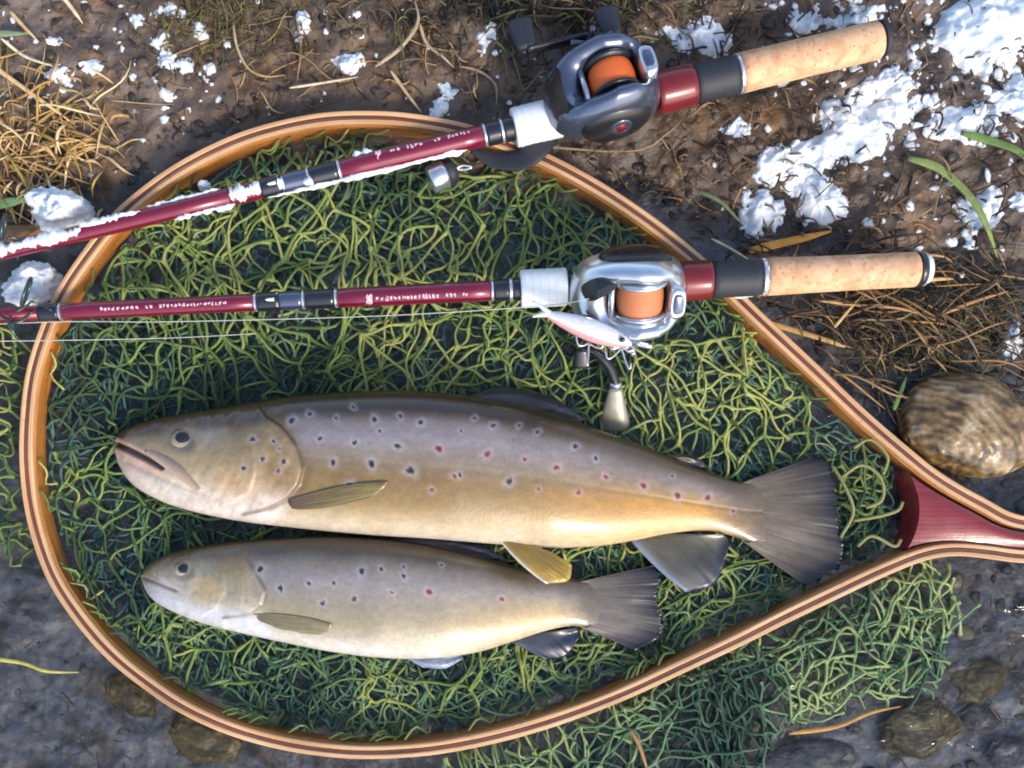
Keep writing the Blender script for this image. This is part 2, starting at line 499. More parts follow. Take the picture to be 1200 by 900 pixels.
# ------------------------------------------------------------------ landing net
RAIL_T = [(1900, 622), (1500, 618), (1300, 617), (1200, 613), (1150, 591), (1100, 562), (1060, 531), (1010, 488), (960, 440), (900, 384), (850, 336), (810, 300), (760, 260),
          (700, 220), (640, 188), (590, 168), (540, 152), (480, 141), (430, 138), (380, 140), (330, 149), (280, 164), (230, 187), (185, 215),
          (140, 253), (105, 296), (75, 341), (53, 390), (38, 440), (32, 490), (31, 540), (36, 590), (47, 635), (65, 680), (95, 725), (130, 765),
          (170, 798), (215, 828), (270, 853), (330, 870), (390, 879), (440, 881), (500, 877), (560, 867), (620, 852), (680, 832), (740, 808),
          (800, 780), (860, 752), (920, 722), (980, 693), (1040, 665), (1085, 648), (1120, 643), (1160, 646), (1200, 651), (1300, 655), (1500, 656), (1900, 652)]
HT = 0.0195                     # top of the hoop
HB = 0.002                     # its underside
rail = cr([P(x, y, HT) for x, y in RAIL_T], 620)
rail[:, 2] = 0
HOOP_PX = [p for p in RAIL_T if p[0] < 1075]
tan = np.gradient(rail, axis=0); tan /= np.linalg.norm(tan, axis=1)[:, None]
nor = np.stack([-tan[:, 1], tan[:, 0], 0 * tan[:, 0]], 1)      # to the inside of the hoop when walking this way
along = np.r_[0, np.cumsum(np.linalg.norm(np.diff(rail, axis=0), axis=1))]
RAIL = rail

def strip(name, a, b, z0, z1, mat, parent, wob=0.0, cham=0.0006):
    sec = [(a, z0), (a, z1 - cham), (a + cham, z1), (b - cham, z1), (b, z1 - cham), (b, z0)]
    wz = 0.0005 * fbm(along * 12, along * 0, 0, 2, 31)
    v = []; vec = []
    for l, z in sec:
        v.append(rail + nor * (l + wob * fbm(along * 20, along * 0 + 5, 0, 2, 33)[:, None]) + np.stack([0 * along, 0 * along, z + wz], 1))
        vec.append(np.stack([along, np.full_like(along, l), np.full_like(along, z)], 1))
    v = np.stack(v, 1).reshape(-1, 3); vec = np.stack(vec, 1).reshape(-1, 3)
    f = grid_faces(len(rail), len(sec), close_v=True).tolist()
    f += [[0, 1, 2, 3, 4, 5][::-1], [(len(rail) - 1) * 6 + k for k in range(6)]]
    return obj(name, v, f, mat, parent, smooth=False, vec=vec)

net = empty("landing_net", "wooden landing net with laminated hoop, red handle and green mesh bag", "landing net")
strip("outer_strip", -0.0042, -0.0015, HB, HT, M["ash"], net)
strip("dark_strip", -0.0015, 0.0007, HB, HT - 0.0004, M["walnut"], net)
strip("inner_strip", 0.0007, 0.0033, HB, HT, M["ash"], net)
strip("lining_strip", 0.0033, 0.0040, HB - 0.001, HT - 0.0035, M["amber"], net)

# red yoke between the two rails, running on as the handle
ti = [i for i in range(len(rail)) if i < 300]; 
top = [r for r, n_ in zip(rail, nor)]
half = len(rail) // 2
upx = rail[:half] + nor[:half] * 0.0048; lox = rail[half:] + nor[half:] * 0.0048
xe = np.linspace(P(1070, 0, HT)[0], P(1895, 0, HT)[0], 120)
uo = np.argsort(upx[:, 0]); lo_ = np.argsort(lox[:, 0])
yu = np.interp(xe, upx[uo, 0], upx[uo, 1]); yl = np.interp(xe, lox[lo_, 0], lox[lo_, 1])
ny = 15
vv = []; vec = []
for lay, zz in enumerate((HB, HT + 0.0006)):
    for i, x in enumerate(xe):
        for j in range(ny):
            t = j / (ny - 1)
            y = yl[i] + (yu[i] - yl[i]) * t
            inset = 0.0
            if i < 40:                       # concave inner edge
                bow = (1 - (2 * t - 1) ** 2)
                inset = bow * 0.0005 * (1 - i / 40) - (1 - bow) * 0.005 * (1 - i / 40)
            xx = x + inset + (0.006 if lay == 1 and i == 0 else 0) * 0.35
            vv.append((xx, y, zz + (0.002 * math.sin(math.pi * t) if lay else 0))); vec.append((xx, y, zz))
nl = len(xe) * ny
ff = grid_faces(len(xe), ny)[:, ::-1].tolist() + (grid_faces(len(xe), ny) + nl).tolist()
for i in range(len(xe) - 1):
    ff.append([i * ny, (i + 1) * ny, nl + (i + 1) * ny, nl + i * ny]); a = ny - 1
    ff.append([i * ny + a, nl + i * ny + a, nl + (i + 1) * ny + a, (i + 1) * ny + a])
for j in range(ny - 1):
    ff.append([j, nl + j, nl + j + 1, j + 1]); k = (len(xe) - 1) * ny
    ff.append([k + j, k + j + 1, nl + k + j + 1, nl + k + j])
obj("yoke", vv, ff, M["redwood"], net, smooth=False, vec=vec)
# butt of the handle, out of frame
v, f = ICO[3]
c = (P(1895, 637, HT)); obj("handle_butt", v * np.array([0.022, 0.012, 0.010]) + np.array([c[0], c[1], 0.014]), f, M["redwood"], net, vec=v * 0.02)

# ---- fish outlines (photo pixels), needed to lay the net flat under them
BIG_UP = [(134, 519), (140, 507), (155, 499), (180, 491), (220, 484), (260, 478), (300, 471), (340, 465), (400, 460), (450, 458), (500, 459), (550, 464), (600, 473), (650, 486), (700, 503), (750, 521), (800, 542), (840, 557), (870, 565), (900, 560), (925, 556)]
BIG_LO = [(134, 524), (140, 546), (155, 567), (180, 583), (210, 595), (250, 605), (290, 612), (340, 618), (400, 624), (450, 628), (500, 631), (550, 635), (600, 639), (650, 642), (700, 640), (740, 634), (780, 626), (820, 622), (850, 626), (880, 636), (905, 646), (925, 660)]
SML_UP = [(166, 674), (172, 663), (185, 654), (205, 647), (240, 639), (280, 634), (330, 630), (380, 628), (430, 630), (480, 635), (530, 644), (580, 657), (620, 668), (650, 675), (680, 681), (705, 681), (725, 677)]
SML_LO = [(166, 678), (172, 694), (185, 707), (208, 719), (240, 731), (280, 741), (330, 752), (380, 762), (430, 769), (480, 772), (520, 770), (560, 764), (600, 752), (640, 739), (670, 734), (700, 738), (725, 746)]
BIG_POLY = BIG_UP + [(955, 528), (984, 545), (992, 640), (960, 693), (930, 688), (868, 640), (845, 690), (800, 700), (740, 645)] + [q for q in BIG_LO[::-1] if q[0] < 740]
SML_POLY = SML_UP + [(765, 655), (780, 668), (782, 760), (745, 768), (690, 745), (660, 775), (620, 770), (540, 785), (480, 784)] + [q for q in SML_LO[::-1] if q[0] < 480]

def net_z(x, y, lift):
    px, py = proj(x, y, 0.008)
    d = dist_poly(HOOP_PX, px, py, True) * S
    base = np.maximum(gz(x, y), -0.004) + 0.002 + lift
    base = base + 0.0045 * fbm(x * 30, y * 30, lift * 300, 2, 41)
    ins = inside(HOOP_PX, px, py)
    nearh = np.where(ins, sstep(0.045, 0.008, d), 0)
    base = base * (1 - nearh) + (0.002 + lift * 0.35) * nearh
    fish = inside(BIG_POLY, px, py) | inside(SML_POLY, px, py)
    base = np.where(fish, np.minimum(base, 0.0015 + lift * 0.12), base)
    hoopband = (d < 0.0085)
    base = np.where(hoopband & ~ins, np.minimum(base, -0.001), base)
    return np.clip(base, -0.006, 0.0185), fish

def net_layer(geo, region, pitch, rot, lift, r, seed, warp=0.010, jit=0.003, slack=0.4, pal=None, keep=1.0, stretch=1.25, rag=0.0):
    rg = np.random.default_rng(seed)
    px = np.array([p[0] for p in region]); py = np.array([p[1] for p in region])
    c = P((px.min() + px.max()) / 2, (py.min() + py.max()) / 2, 0.008)
    R = max(px.max() - px.min(), py.max() - py.min()) * S * 0.8
    n = int(R / pitch) + 2
    I, J = np.meshgrid(np.arange(-n, n + 1), np.arange(-n, n + 1), indexing='ij')
    x0 = (I - J) * pitch * 0.62; y0 = (I + J) * pitch * 0.62 * stretch        # diamonds
    x = x0 * math.cos(rot) - y0 * math.sin(rot); y = x0 * math.sin(rot) + y0 * math.cos(rot)
    wx_ = warp * 2.2 * fbm(x * 13 + seed, y * 13, 0, 2, seed) + warp * 0.7 * fbm(x * 45, y * 45, seed, 2, seed + 3)
    wy_ = warp * 2.2 * fbm(x * 13 + 50, y * 13 + seed, 0, 2, seed + 1) + warp * 0.7 * fbm(x * 45 + 9, y * 45, seed, 2, seed + 4)
    x = x + c[0] + wx_ + rg.normal(0, jit, x.shape); y = y + c[1] + wy_ + rg.normal(0, jit, x.shape)
    idx = np.arange(x.size).reshape(x.shape)
    e = np.concatenate([np.stack([idx[:-1].ravel(), idx[1:].ravel()], 1), np.stack([idx[:, :-1].ravel(), idx[:, 1:].ravel()], 1)])
    x = x.ravel(); y = y.ravel()
    mx = (x[e[:, 0]] + x[e[:, 1]]) / 2; my = (y[e[:, 0]] + y[e[:, 1]]) / 2
    qx, qy = proj(mx, my, 0.008)
    ok = inside(region, qx + 26 * fbm(mx * 28, my * 28, 0, 3, 91) * rag, qy + 20 * fbm(mx * 28 + 5, my * 28, 0, 3, 92) * rag) & (rg.random(len(e)) < keep)
    e = e[ok]; m = len(e); K = 9
    t = np.linspace(0, 1, K)
    A = np.stack([x[e[:, 0]], y[e[:, 0]]], 1); B = np.stack([x[e[:, 1]], y[e[:, 1]]], 1)
    D = B - A; L = np.linalg.norm(D, axis=1); N = np.stack([-D[:, 1], D[:, 0]], 1) / (L[:, None] + 1e-9)
    a1 = rg.normal(0, slack, m) * np.minimum(L, pitch); a2 = rg.normal(0, slack * 0.6, m) * np.minimum(L, pitch)
    side = a1[:, None] * np.sin(math.pi * t)[None] + a2[:, None] * np.sin(2 * math.pi * t)[None]
    p2 = A[:, None] + D[:, None] * t[None, :, None] + N[:, None] * side[:, :, None]
    p2 = p2 + 0.0009 * np.stack([fbm(p2[..., 0] * 150, p2[..., 1] * 150, 3, 2, 5), fbm(p2[..., 0] * 150, p2[..., 1] * 150, 9, 2, 6)], -1)
    z, fishm = net_z(p2[..., 0].ravel(), p2[..., 1].ravel(), lift)
    z = z.reshape(m, K); fishm = fishm.reshape(m, K)
    z = z + np.where(fishm, 0, 1) * (np.abs(rg.normal(0, 0.0030, m))[:, None] - 0.001) * np.sin(math.pi * t)[None]
    z = np.minimum(z, 0.020)
    keepm = ~fishm.all(axis=1) | (rg.random(m) < 0.4)            # little of the bag shows under the fish
    if not rag:                                                  # the bag hangs inside the hoop
        hoop_w = RAIL[::6, :2]; fx, fy = p2[..., 0].ravel(), p2[..., 1].ravel()
        good = inside(hoop_w, fx, fy) & (dist_poly(hoop_w, fx, fy) > 0.0045) & (fx < P(1064, 0, HT)[0])
        keepm &= good.reshape(m, K).all(axis=1)
    p = np.concatenate([p2, z[..., None]], -1)[keepm]; mxo = mx[ok][keepm]; myo = my[ok][keepm]; m = len(p)
    tg = np.gradient(p, axis=1); tg /= np.linalg.norm(tg, axis=2)[..., None] + 1e-9
    up = np.array([0, 0, 1.0]); a = np.cross(tg, up); a /= np.linalg.norm(a, axis=2)[..., None] + 1e-9; b = np.cross(a, tg)
    rr = r * (1 + 0.95 * (np.abs(2 * t - 1) ** 9))[None] * rg.uniform(0.75, 1.2, m)[:, None]
    ns = 5; ang = np.arange(ns) / ns * 2 * math.pi
    v = p[:, :, None] + rr[:, :, None, None] * (np.cos(ang)[None, None, :, None] * a[:, :, None] + np.sin(ang)[None, None, :, None] * b[:, :, None])
    f = grid_faces(K, ns, close_v=True)
    F = (f[None] + (np.arange(m) * K * ns)[:, None, None]).reshape(-1, 4)
    w = np.clip(0.5 + 1.1 * fbm(mxo * 16, myo * 16, 0, 2, 77) + rg.normal(0, 0.25, m), 0, 1)
    pal = np.asarray(pal)
    k = w * (len(pal) - 1); i0 = np.clip(k.astype(int), 0, len(pal) - 2); fr = (k - i0)[:, None]
    cc = pal[i0] * (1 - fr) + pal[i0 + 1] * fr
    C = np.repeat(cc, K * ns, axis=0)
    geo.append((v.reshape(-1, 3), F, C))

def build_net(geo, name, parent):
    off = 0; V = []; F = []; C = []
    for v, f, c in geo:
        V.append(v); F.append(f + off); C.append(c); off += len(v)
    o = obj(name, np.concatenate(V), np.concatenate(F).astype(np.int32), M["net"], parent, True, np.concatenate(C))
    o["kind"] = "stuff"; return o

PAL = [srgb(62, 82, 54), srgb(92, 114, 62), srgb(120, 140, 76), srgb(158, 162, 92)]
PAL2 = [srgb(50, 76, 62), srgb(78, 106, 80), srgb(106, 134, 94), srgb(144, 160, 106)]
hoop_in = HOOP_PX
lowreg = [p for p in HOOP_PX if p[1] > 600 and p[0] > 100] + [(1045, 560), (700, 640), (300, 640)]
upreg = [p for p in hoop_in if p[1] < 500]
g = []
net_layer(g, hoop_in, 0.0110, 0.3, -0.0020, 0.00080, 120, 0.014, 0.001, 0.10, [srgb(58, 86, 84), srgb(78, 108, 100), srgb(98, 128, 108)])
net_layer(g, hoop_in, 0.0120, -0.2, -0.0005, 0.00080, 121, 0.016, 0.001, 0.10, [srgb(54, 84, 76), srgb(80, 112, 92), srgb(108, 134, 96)])
net_layer(g, hoop_in, 0.0160, 0.62, 0.0000, 0.00080, 101, 0.018, 0.0010, 0.09, PAL2)
net_layer(g, hoop_in, 0.0165, 0.10, 0.0020, 0.00080, 102, 0.020, 0.0012, 0.10, PAL)
net_layer(g, hoop_in, 0.0175, -0.45, 0.0045, 0.00082, 103, 0.022, 0.0012, 0.11, PAL)
net_layer(g, lowreg, 0.0125, 0.35, 0.0010, 0.00070, 104, 0.016, 0.0010, 0.14, PAL2)
net_layer(g, lowreg, 0.0135, -0.2, 0.0030, 0.00072, 106, 0.016, 0.0010, 0.14, PAL2)
net_layer(g, upreg, 0.0170, 0.3, 0.0070, 0.00082, 105, 0.022, 0.0012, 0.11, PAL, 0.9, 1.6)
build_net(g, "mesh_bag", net)
g = []
outer = [(560, 880), (690, 838), (860, 762), (1060, 665), (1112, 652), (1120, 720), (1105, 800), (980, 835), (900, 862), (860, 1040), (480, 1080), (420, 950)]
net_layer(g, outer, 0.0130, 0.45, 0.0000, 0.00080, 111, 0.016, 0.001, 0.12, PAL2, rag=1.0)
net_layer(g, outer, 0.0140, 0.0, 0.0030, 0.00085, 112, 0.016, 0.001, 0.12, PAL2, 1.0, 1.6, rag=1.0)
net_layer(g, outer, 0.0140, -0.35, 0.0055, 0.00085, 113, 0.016, 0.001, 0.12, PAL2, 1.0, 1.6, rag=1.0)
net_layer(g, outer, 0.0105, 0.2, -0.0010, 0.00075, 116, 0.016, 0.001, 0.12, PAL2, 1.0, 1.4, rag=1.0)
net_layer(g, outer, 0.0120, 0.7, 0.0045, 0.00078, 117, 0.016, 0.001, 0.12, PAL2, 0.8, 1.6, rag=1.0)
left = [(-90, 380), (42, 372), (24, 440), (16, 540), (34, 640), (-10, 655), (-70, 560)]
net_layer(g, left, 0.0125, 0.55, 0.001, 0.00085, 114, 0.010, 0.002, 0.3, PAL, rag=1.0)
net_layer(g, left, 0.0125, 0.15, 0.004, 0.00085, 115, 0.010, 0.002, 0.3, PAL, rag=1.0)
build_net(g, "mesh_fold", net)
# curled loose ends of cord at the yoke
for k, pts in enumerate([[(985, 560, 12), (1010, 545, 16), (1032, 560, 18), (1034, 585, 17), (1015, 595, 15)], [(1000, 610, 12), (1030, 605, 17), (1052, 598, 18), (1058, 588, 18)], [(1005, 640, 12), (1022, 628, 16), (1048, 640, 17), (1056, 632, 17)], [(975, 545, 12), (990, 570, 16), (1000, 600, 16), (985, 630, 12)], [(1000, 525, 10), (1020, 515, 15), (1040, 535, 16), (1035, 556, 14)]]):
    v, f = tube(cr([P(x, y, z * 0.001) for x, y, z in pts], 24), 0.0010, 6)
    obj("cord_end", v, f, M["net"], net, col=np.broadcast_to(srgb(140, 138, 88), (len(v), 3)))
# loops of cord that tie the bag to the hoop
g = []
lace = []
for k, s in enumerate(np.sort(np.random.default_rng(9).uniform(0.46, along[-1] - 0.48, 70))):
    i = int(np.searchsorted(along, s)); j = min(i + 4, len(rail) - 1)
    p0 = rail[i] + nor[i] * 0.0052; p1 = rail[j] + nor[j] * 0.0054
    pts = cr([p0 + np.array([0, 0, 0.016]), (p0 + p1) / 2 + nor[i] * (0.001 + 0.005 * random.random()) + np.array([0, 0, 0.012]), p1 + np.array([0, 0, 0.008]), p1 + nor[i] * (0.004 + 0.006 * random.random()) + tan[i] * random.uniform(-0.006, 0.006) + np.array([0, 0, 0.006])], 8)
    v, f = tube(pts, 0.0007, 5); obj("lacing_loop", v, f, M["net"], net, col=np.broadcast_to(PAL[random.randint(0, 3)], (len(v), 3)))

# ------------------------------------------------------------------ trout
def fin_mesh(name, root, tip, mat, parent, thick=0.0007, nu=36, nv=14, rays=16, rip=0.0006, c_root=None, c_tip=None, edge=None, zoff=None, fray=0.0, label=None, cpow=1.0, bulge=0.0, lie=None):
    """root, tip: lists of (px, py, z) running the same way"""
    A = cr([P(*q) for q in root], nu); B = cr([P(*q) for q in tip], nu)
    t = np.linspace(0, 1, nv)[None, :, None]
    p = A[:, None] * (1 - t) + B[:, None] * t
    u = np.linspace(0, 1, nu)[:, None]; tt = np.linspace(0, 1, nv)[None, :]
    p[..., 2] += rip * (0.9 * fbm(u * rays * 1.6, tt * 1.2 + 0 * u, 0, 2, 19) + 3.2 * fbm(u * rays * 0.25, tt * 1.5 + 0 * u, 0, 2, len(name))) * (0.15 + 0.85 * tt) + 0.0015 * np.sin(tt * math.pi) * np.sin(u * 5)
    if bulge:                                # paddle-shaped fins swell in the middle
        ac = B[-1] - B[0]; ac[2] = 0; ac /= np.linalg.norm(ac)
        p += ac[None, None] * ((2 * u - 1) * bulge * np.sin(math.pi * np.clip(tt, 0, 1)) ** 0.8)[..., None]
    if lie is not None:                      # and lie on the flank
        qx, qy = proj(p[..., 0], p[..., 1], p[..., 2])
        p[..., 2] = np.vectorize(lie.top)(qx, qy) + 0.0002 + 0.0009 * tt + 0.0003 * fbm(u * 6, tt * 3 + 0 * u, 0, 2, 3)
    if fray:
        d = (B - A); d /= np.linalg.norm(d, axis=1)[:, None] + 1e-9
        p[:, -1] += d * (fray * rng.normal(0, 1, nu))[:, None]
    top = p.copy(); bot = p.copy(); th = thick * (1.2 - 0.7 * tt)
    top[..., 2] += th; bot[..., 2] -= th
    v = np.concatenate([top.reshape(-1, 3), bot.reshape(-1, 3)]); n0 = nu * nv
    f = grid_faces(nu, nv).tolist() + (grid_faces(nu, nv)[:, ::-1] + n0).tolist()
    for i in range(nu - 1):
        f.append([i * nv, n0 + i * nv, n0 + (i + 1) * nv, (i + 1) * nv]); k = nv - 1
        f.append([i * nv + k, (i + 1) * nv + k, n0 + (i + 1) * nv + k, n0 + i * nv + k])
    for j in range(nv - 1):
        f.append([j, j + 1, n0 + j + 1, n0 + j]); k = (nu - 1) * nv
        f.append([k + j, n0 + k + j, n0 + k + j + 1, k + j + 1])
    tc_ = tt[..., None] ** cpow; c = c_root[None, None] * (1 - tc_) + c_tip[None, None] * tc_
    ph = u * rays + 0.5 * fbm(u * rays * 0.35 + len(name), u * 0, 0, 2, 3) + 0.35 * tt * fbm(u * rays * 0.8, tt * 2 + 0 * u, 0, 2, 7)
    ray = 0.5 + 0.5 * np.sin(ph * 2 * math.pi)
    fold = fbm(u * rays * 0.22 + 9, tt * 1.5 + 0 * u, 0, 3, 8)
    speck = fbm(u * rays * 3, tt * 14 + 0 * u, 0, 2, 12)
    c = c * ((0.86 + 0.26 * ray * (0.1 + 0.9 * tt)) * (1 + 0.6 * fold * (0.2 + 0.8 * tt)) * (1 + 0.2 * speck))[..., None]
    if edge is not None:                     # pale leading edge on the first rays
        k = np.exp(-(u / 0.07) ** 2)[..., None]; c = c * (1 - k) + edge[None, None] * k
    c = np.broadcast_to(c, (nu, nv, 3)).reshape(-1, 3)
    return obj(name, v, f, mat, parent, True, np.concatenate([c, c]))

def smooth_interp(pts, x, k=5):
    p = cr(pts, 400); o = np.argsort(p[:, 0])
    return np.interp(x, p[o, 0], p[o, 1])

class Trout:
    def __init__(self, root, up, lo, tmax, z0, spots, feats, colour, N=480, Mv=260):
        x0 = up[0][0]; x1 = up[-1][0]
        u = np.linspace(0, 1, N); x = x0 + (x1 - x0) * (0.25 * u ** 2 + 0.75 * u)
        yu = smooth_interp(up, x); yl = smooth_interp(lo, x)
        hw = (yl - yu) / 2; yc = (yl + yu) / 2
        s = (x - x0) / (x1 - x0)
        prof = np.interp(s, [0, 0.015, 0.05, 0.12, 0.22, 0.35, 0.5, 0.65, 0.8, 0.9, 0.96, 1.0], [0.03, 0.2, 0.38, 0.62, 0.84, 0.98, 1.0, 0.82, 0.5, 0.26, 0.13, 0.02])
        ker = np.ones(15) / 15; prof = np.convolve(np.pad(prof, 7, mode='edge'), ker, 'valid')
        t = tmax * prof
        self.x, self.yc, self.hw, self.t, self.zc, self.z0 = x, yc, hw, t, z0 + np.where(s > 0.5, np.maximum(t, 0.0034), t), z0
        ph = np.arange(Mv) / Mv * 2 * math.pi
        ex = 2 / 2.25
        cl = np.sign(np.cos(ph)) * np.abs(np.cos(ph)) ** ex; sw = np.sign(np.sin(ph)) * np.abs(np.sin(ph)) ** ex
        k0 = self.zc / H; f = (1 - k0) * S
        VX = np.repeat(((x - 600) * f + CX * k0)[:, None], Mv, 1)
        VY = ((450 - yc) * f + CY * k0)[:, None] + (hw * f)[:, None] * cl[None]
        VZ = self.zc[:, None] + t[:, None] * np.where(sw > 0, sw, sw * 0.98)[None]
        qx, qy = proj(VX, VY, VZ)
        v01 = (1 - cl)[None] / 2 + 0 * VX
        s2 = np.repeat(s[:, None], Mv, 1)
        dz, c = colour(qx, qy, v01, s2)
        upm = sstep(0.0, 0.25, sw)[None]
        VZ = VZ + dz * upm
        mott = 1 + 0.16 * fbm(qx / 7, qy / 5, 0, 3, 71) + 0.14 * fbm(qx / 34, qy / 14, 0, 3, 72) + 0.05 * fbm(qx / 2.6, qy / 2.2, 0, 2, 73)
        c = c * mott[..., None] * np.array([0.76, 0.70, 0.61] if tmax > 0.02 else [0.78, 0.75, 0.70])
        for (sx, sy, r, red) in spots:
            r = r * (0.62 + 0.42 * ((sx * 7.31 + sy * 3.17) % 1.0))
            th_ = np.arctan2(qy - sy, qx - sx)
            j = 1 + 0.14 * np.sin(2 * th_ + sx * 1.7) + 0.08 * np.sin(3 * th_ + sy) + 0.06 * np.sin(5 * th_ + sx)
            d = np.hypot(qx - sx, qy - sy) / j
            halo = np.exp(-(d / (r * 2.1)) ** 3) * 0.4
            hc = srgb(206, 178, 176) if red else srgb(196, 192, 196)
            c = c * (1 - halo[..., None]) + hc * halo[..., None]
            core = 0.97 * sstep(r * 1.2, r * 0.8, d)
            kc = srgb(116, 34, 44) if red else srgb(30, 24, 30)
            c = c * (1 - core[..., None]) + kc * core[..., None]
        v = np.stack([VX, VY, VZ], -1).reshape(-1, 3)
        fc = grid_faces(N, Mv, close_v=True).tolist()
        fc.append(list(range(Mv))); fc.append([(N - 1) * Mv + k for k in range(Mv)][::-1])
        self.body = obj("body", v, fc, M["trout"], root, True, c.reshape(-1, 3))
    def top(self, px, py):
        """height of the upper flank at a photo pixel"""
        yc = np.interp(px, self.x, self.yc); hw = np.interp(px, self.x, self.hw); t = np.interp(px, self.x, self.t)
        k = np.clip(abs(py - yc) / hw, 0, 0.999)
        return self.z0 + t + t * (1 - k ** 2.25) ** (1 / 2.25)

def stops(v, st):
    xs = [a for a, _ in st]; cs = np.array([b for _, b in st])
    return np.stack([np.interp(v, xs, cs[:, k]) for k in range(3)], -1)

def bl(c, k, col): return c * (1 - k[..., None]) + np.asarray(col) * k[..., None]
def gs(x, y, cx, cy, rx, ry, p=2): return np.exp(-((np.abs(x - cx) / rx) ** p + (np.abs(y - cy) / ry) ** p))

def colour_big(x, y, v, s):
    wv = v + 0.03 * fbm(x / 40, y / 25, 0, 3, 51) 
    body = stops(wv, [(0, srgb(48, 34, 20)), (0.14, srgb(66, 48, 28)), (0.18, srgb(108, 96, 84)), (0.23, srgb(146, 140, 146)), (0.34, srgb(160, 156, 168)), (0.46, srgb(154, 142, 130)), (0.60, srgb(148, 124, 80)), (0.78, srgb(160, 134, 80)), (0.88, srgb(196, 178, 140)), (1, srgb(224, 216, 204))])  # lavender steps put the blue sky sheen into the upper flank colour
    rear = stops(wv, [(0, srgb(70, 58, 42)), (0.14, srgb(104, 90, 66)), (0.3, srgb(150, 142, 142)), (0.5, srgb(176, 150, 104)), (0.65, srgb(206, 154, 66)), (0.85, srgb(216, 174, 94)), (1, srgb(218, 198, 156))])  # flank gold strengthened towards the tail, carrying the warm sun patch in colour
    c = bl(body, sstep(0.55, 0.8, s), 0 * rear) + rear * sstep(0.55, 0.8, s)[..., None]
    ped = sstep(0.86, 0.96, s + 0.02 * fbm(x / 12, y / 5, 0, 2, 50)); c = bl(c, ped, srgb(114, 101, 84))
    # head
    hv = stops(v + 0.02 * fbm(x / 20, y / 20, 0, 2, 52), [(0, srgb(58, 42, 22)), (0.17, srgb(86, 64, 34)), (0.25, srgb(142, 126, 94)), (0.5, srgb(184, 166, 132)), (0.68, srgb(214, 196, 168)), (0.80, srgb(236, 226, 218)), (1, srgb(232, 226, 226))])
    hd = sstep(352, 326, x + 0.0006 * (y - 540) ** 2 * 8 - 10)
    c = bl(c, hd, 0 * hv) + hv * hd[..., None]
    c = bl(c, 0.65 * gs(x, y, 328, 556, 20, 27, 3), srgb(150, 112, 46))
    c = bl(c, 0.5 * gs(x, y, 276, 566, 26, 20, 2), srgb(210, 164, 96))
    c = bl(c, 0.6 * gs(x, y, 242, 513, 20, 12), srgb(166, 168, 176))
    c = bl(c, 0.7 * gs(x, y, 160, 546, 24, 14), srgb(232, 196, 190)); c = bl(c, 0.6 * gs(x, y, 190, 572, 34, 10), srgb(244, 236, 228))
    c = bl(c, 0.7 * gs(x, y, 215, 515, 22, 17, 4), srgb(136, 126, 108))
    # mouth slit, gill-cover lines: real grooves
    mouth = dist_poly([(136, 521), (150, 527), (170, 537), (189, 547)], x, y)
    c = bl(c, 0.9 * np.exp(-(np.abs(mouth - 5.5) / 2.6) ** 2) * (x < 196), srgb(226, 190, 178)); c = bl(c, np.exp(-(mouth / 2.6) ** 4), srgb(52, 28, 26))
    op = dist_poly(cr([(312, 488), (330, 500), (347, 522), (355, 548), (350, 568), (336, 584), (312, 596), (285, 603)], 40), x, y)
    pre = dist_poly(cr([(298, 528), (300, 552), (294, 576), (272, 590), (245, 596)], 30), x, y)
    xo = np.interp(y, [470, 488, 500, 522, 548, 568, 584, 596, 603], [300, 312, 330, 347, 355, 350, 336, 312, 285])
    xp = np.interp(y, [500, 528, 552, 576, 590, 598], [296, 298, 300, 294, 272, 245])
    plate = sstep(2.2, -2.2, x - xo) * sstep(262, 330, x); cheek = sstep(2.0, -2.0, x - xp) * sstep(225, 292, x) * sstep(505, 530, y)
    dz = -0.0042 * np.exp(-(mouth / 3.6) ** 4) + 0.0024 * plate + 0.0009 * cheek - 0.0007 * np.exp(-((x - xo - 4) / 5) ** 2) * (y < 600) * (y > 480)
    wr = fbm(x / 9 + 0.5 * y / 9, y / 26, 0, 3, 57)
    dz = dz + 0.0005 * wr * hd
    c = c * (1 + 0.16 * fbm(x / 11, y / 9, 0, 3, 58) * hd)[..., None]
    eye = np.hypot(x - 215, y - 515)
    dz = dz - 0.0020 * np.exp(-(eye / 12) ** 4) + 0.0004 * np.exp(-((eye - 17) / 5) ** 2)
    jaw = dist_poly([(150, 540), (190, 560), (236, 578)], x, y)
    dz = dz - 0.0010 * np.exp(-(jaw / 4) ** 2)
    c = bl(c, 0.7 * np.exp(-(op / 2.6) ** 2), srgb(84, 66, 42))
    lat = np.abs(y - np.interp(x, [350, 600, 880], [535, 556, 600]))
    dz = dz - 0.0003 * np.exp(-(lat / 2) ** 2) * (1 - hd)
    return dz, c

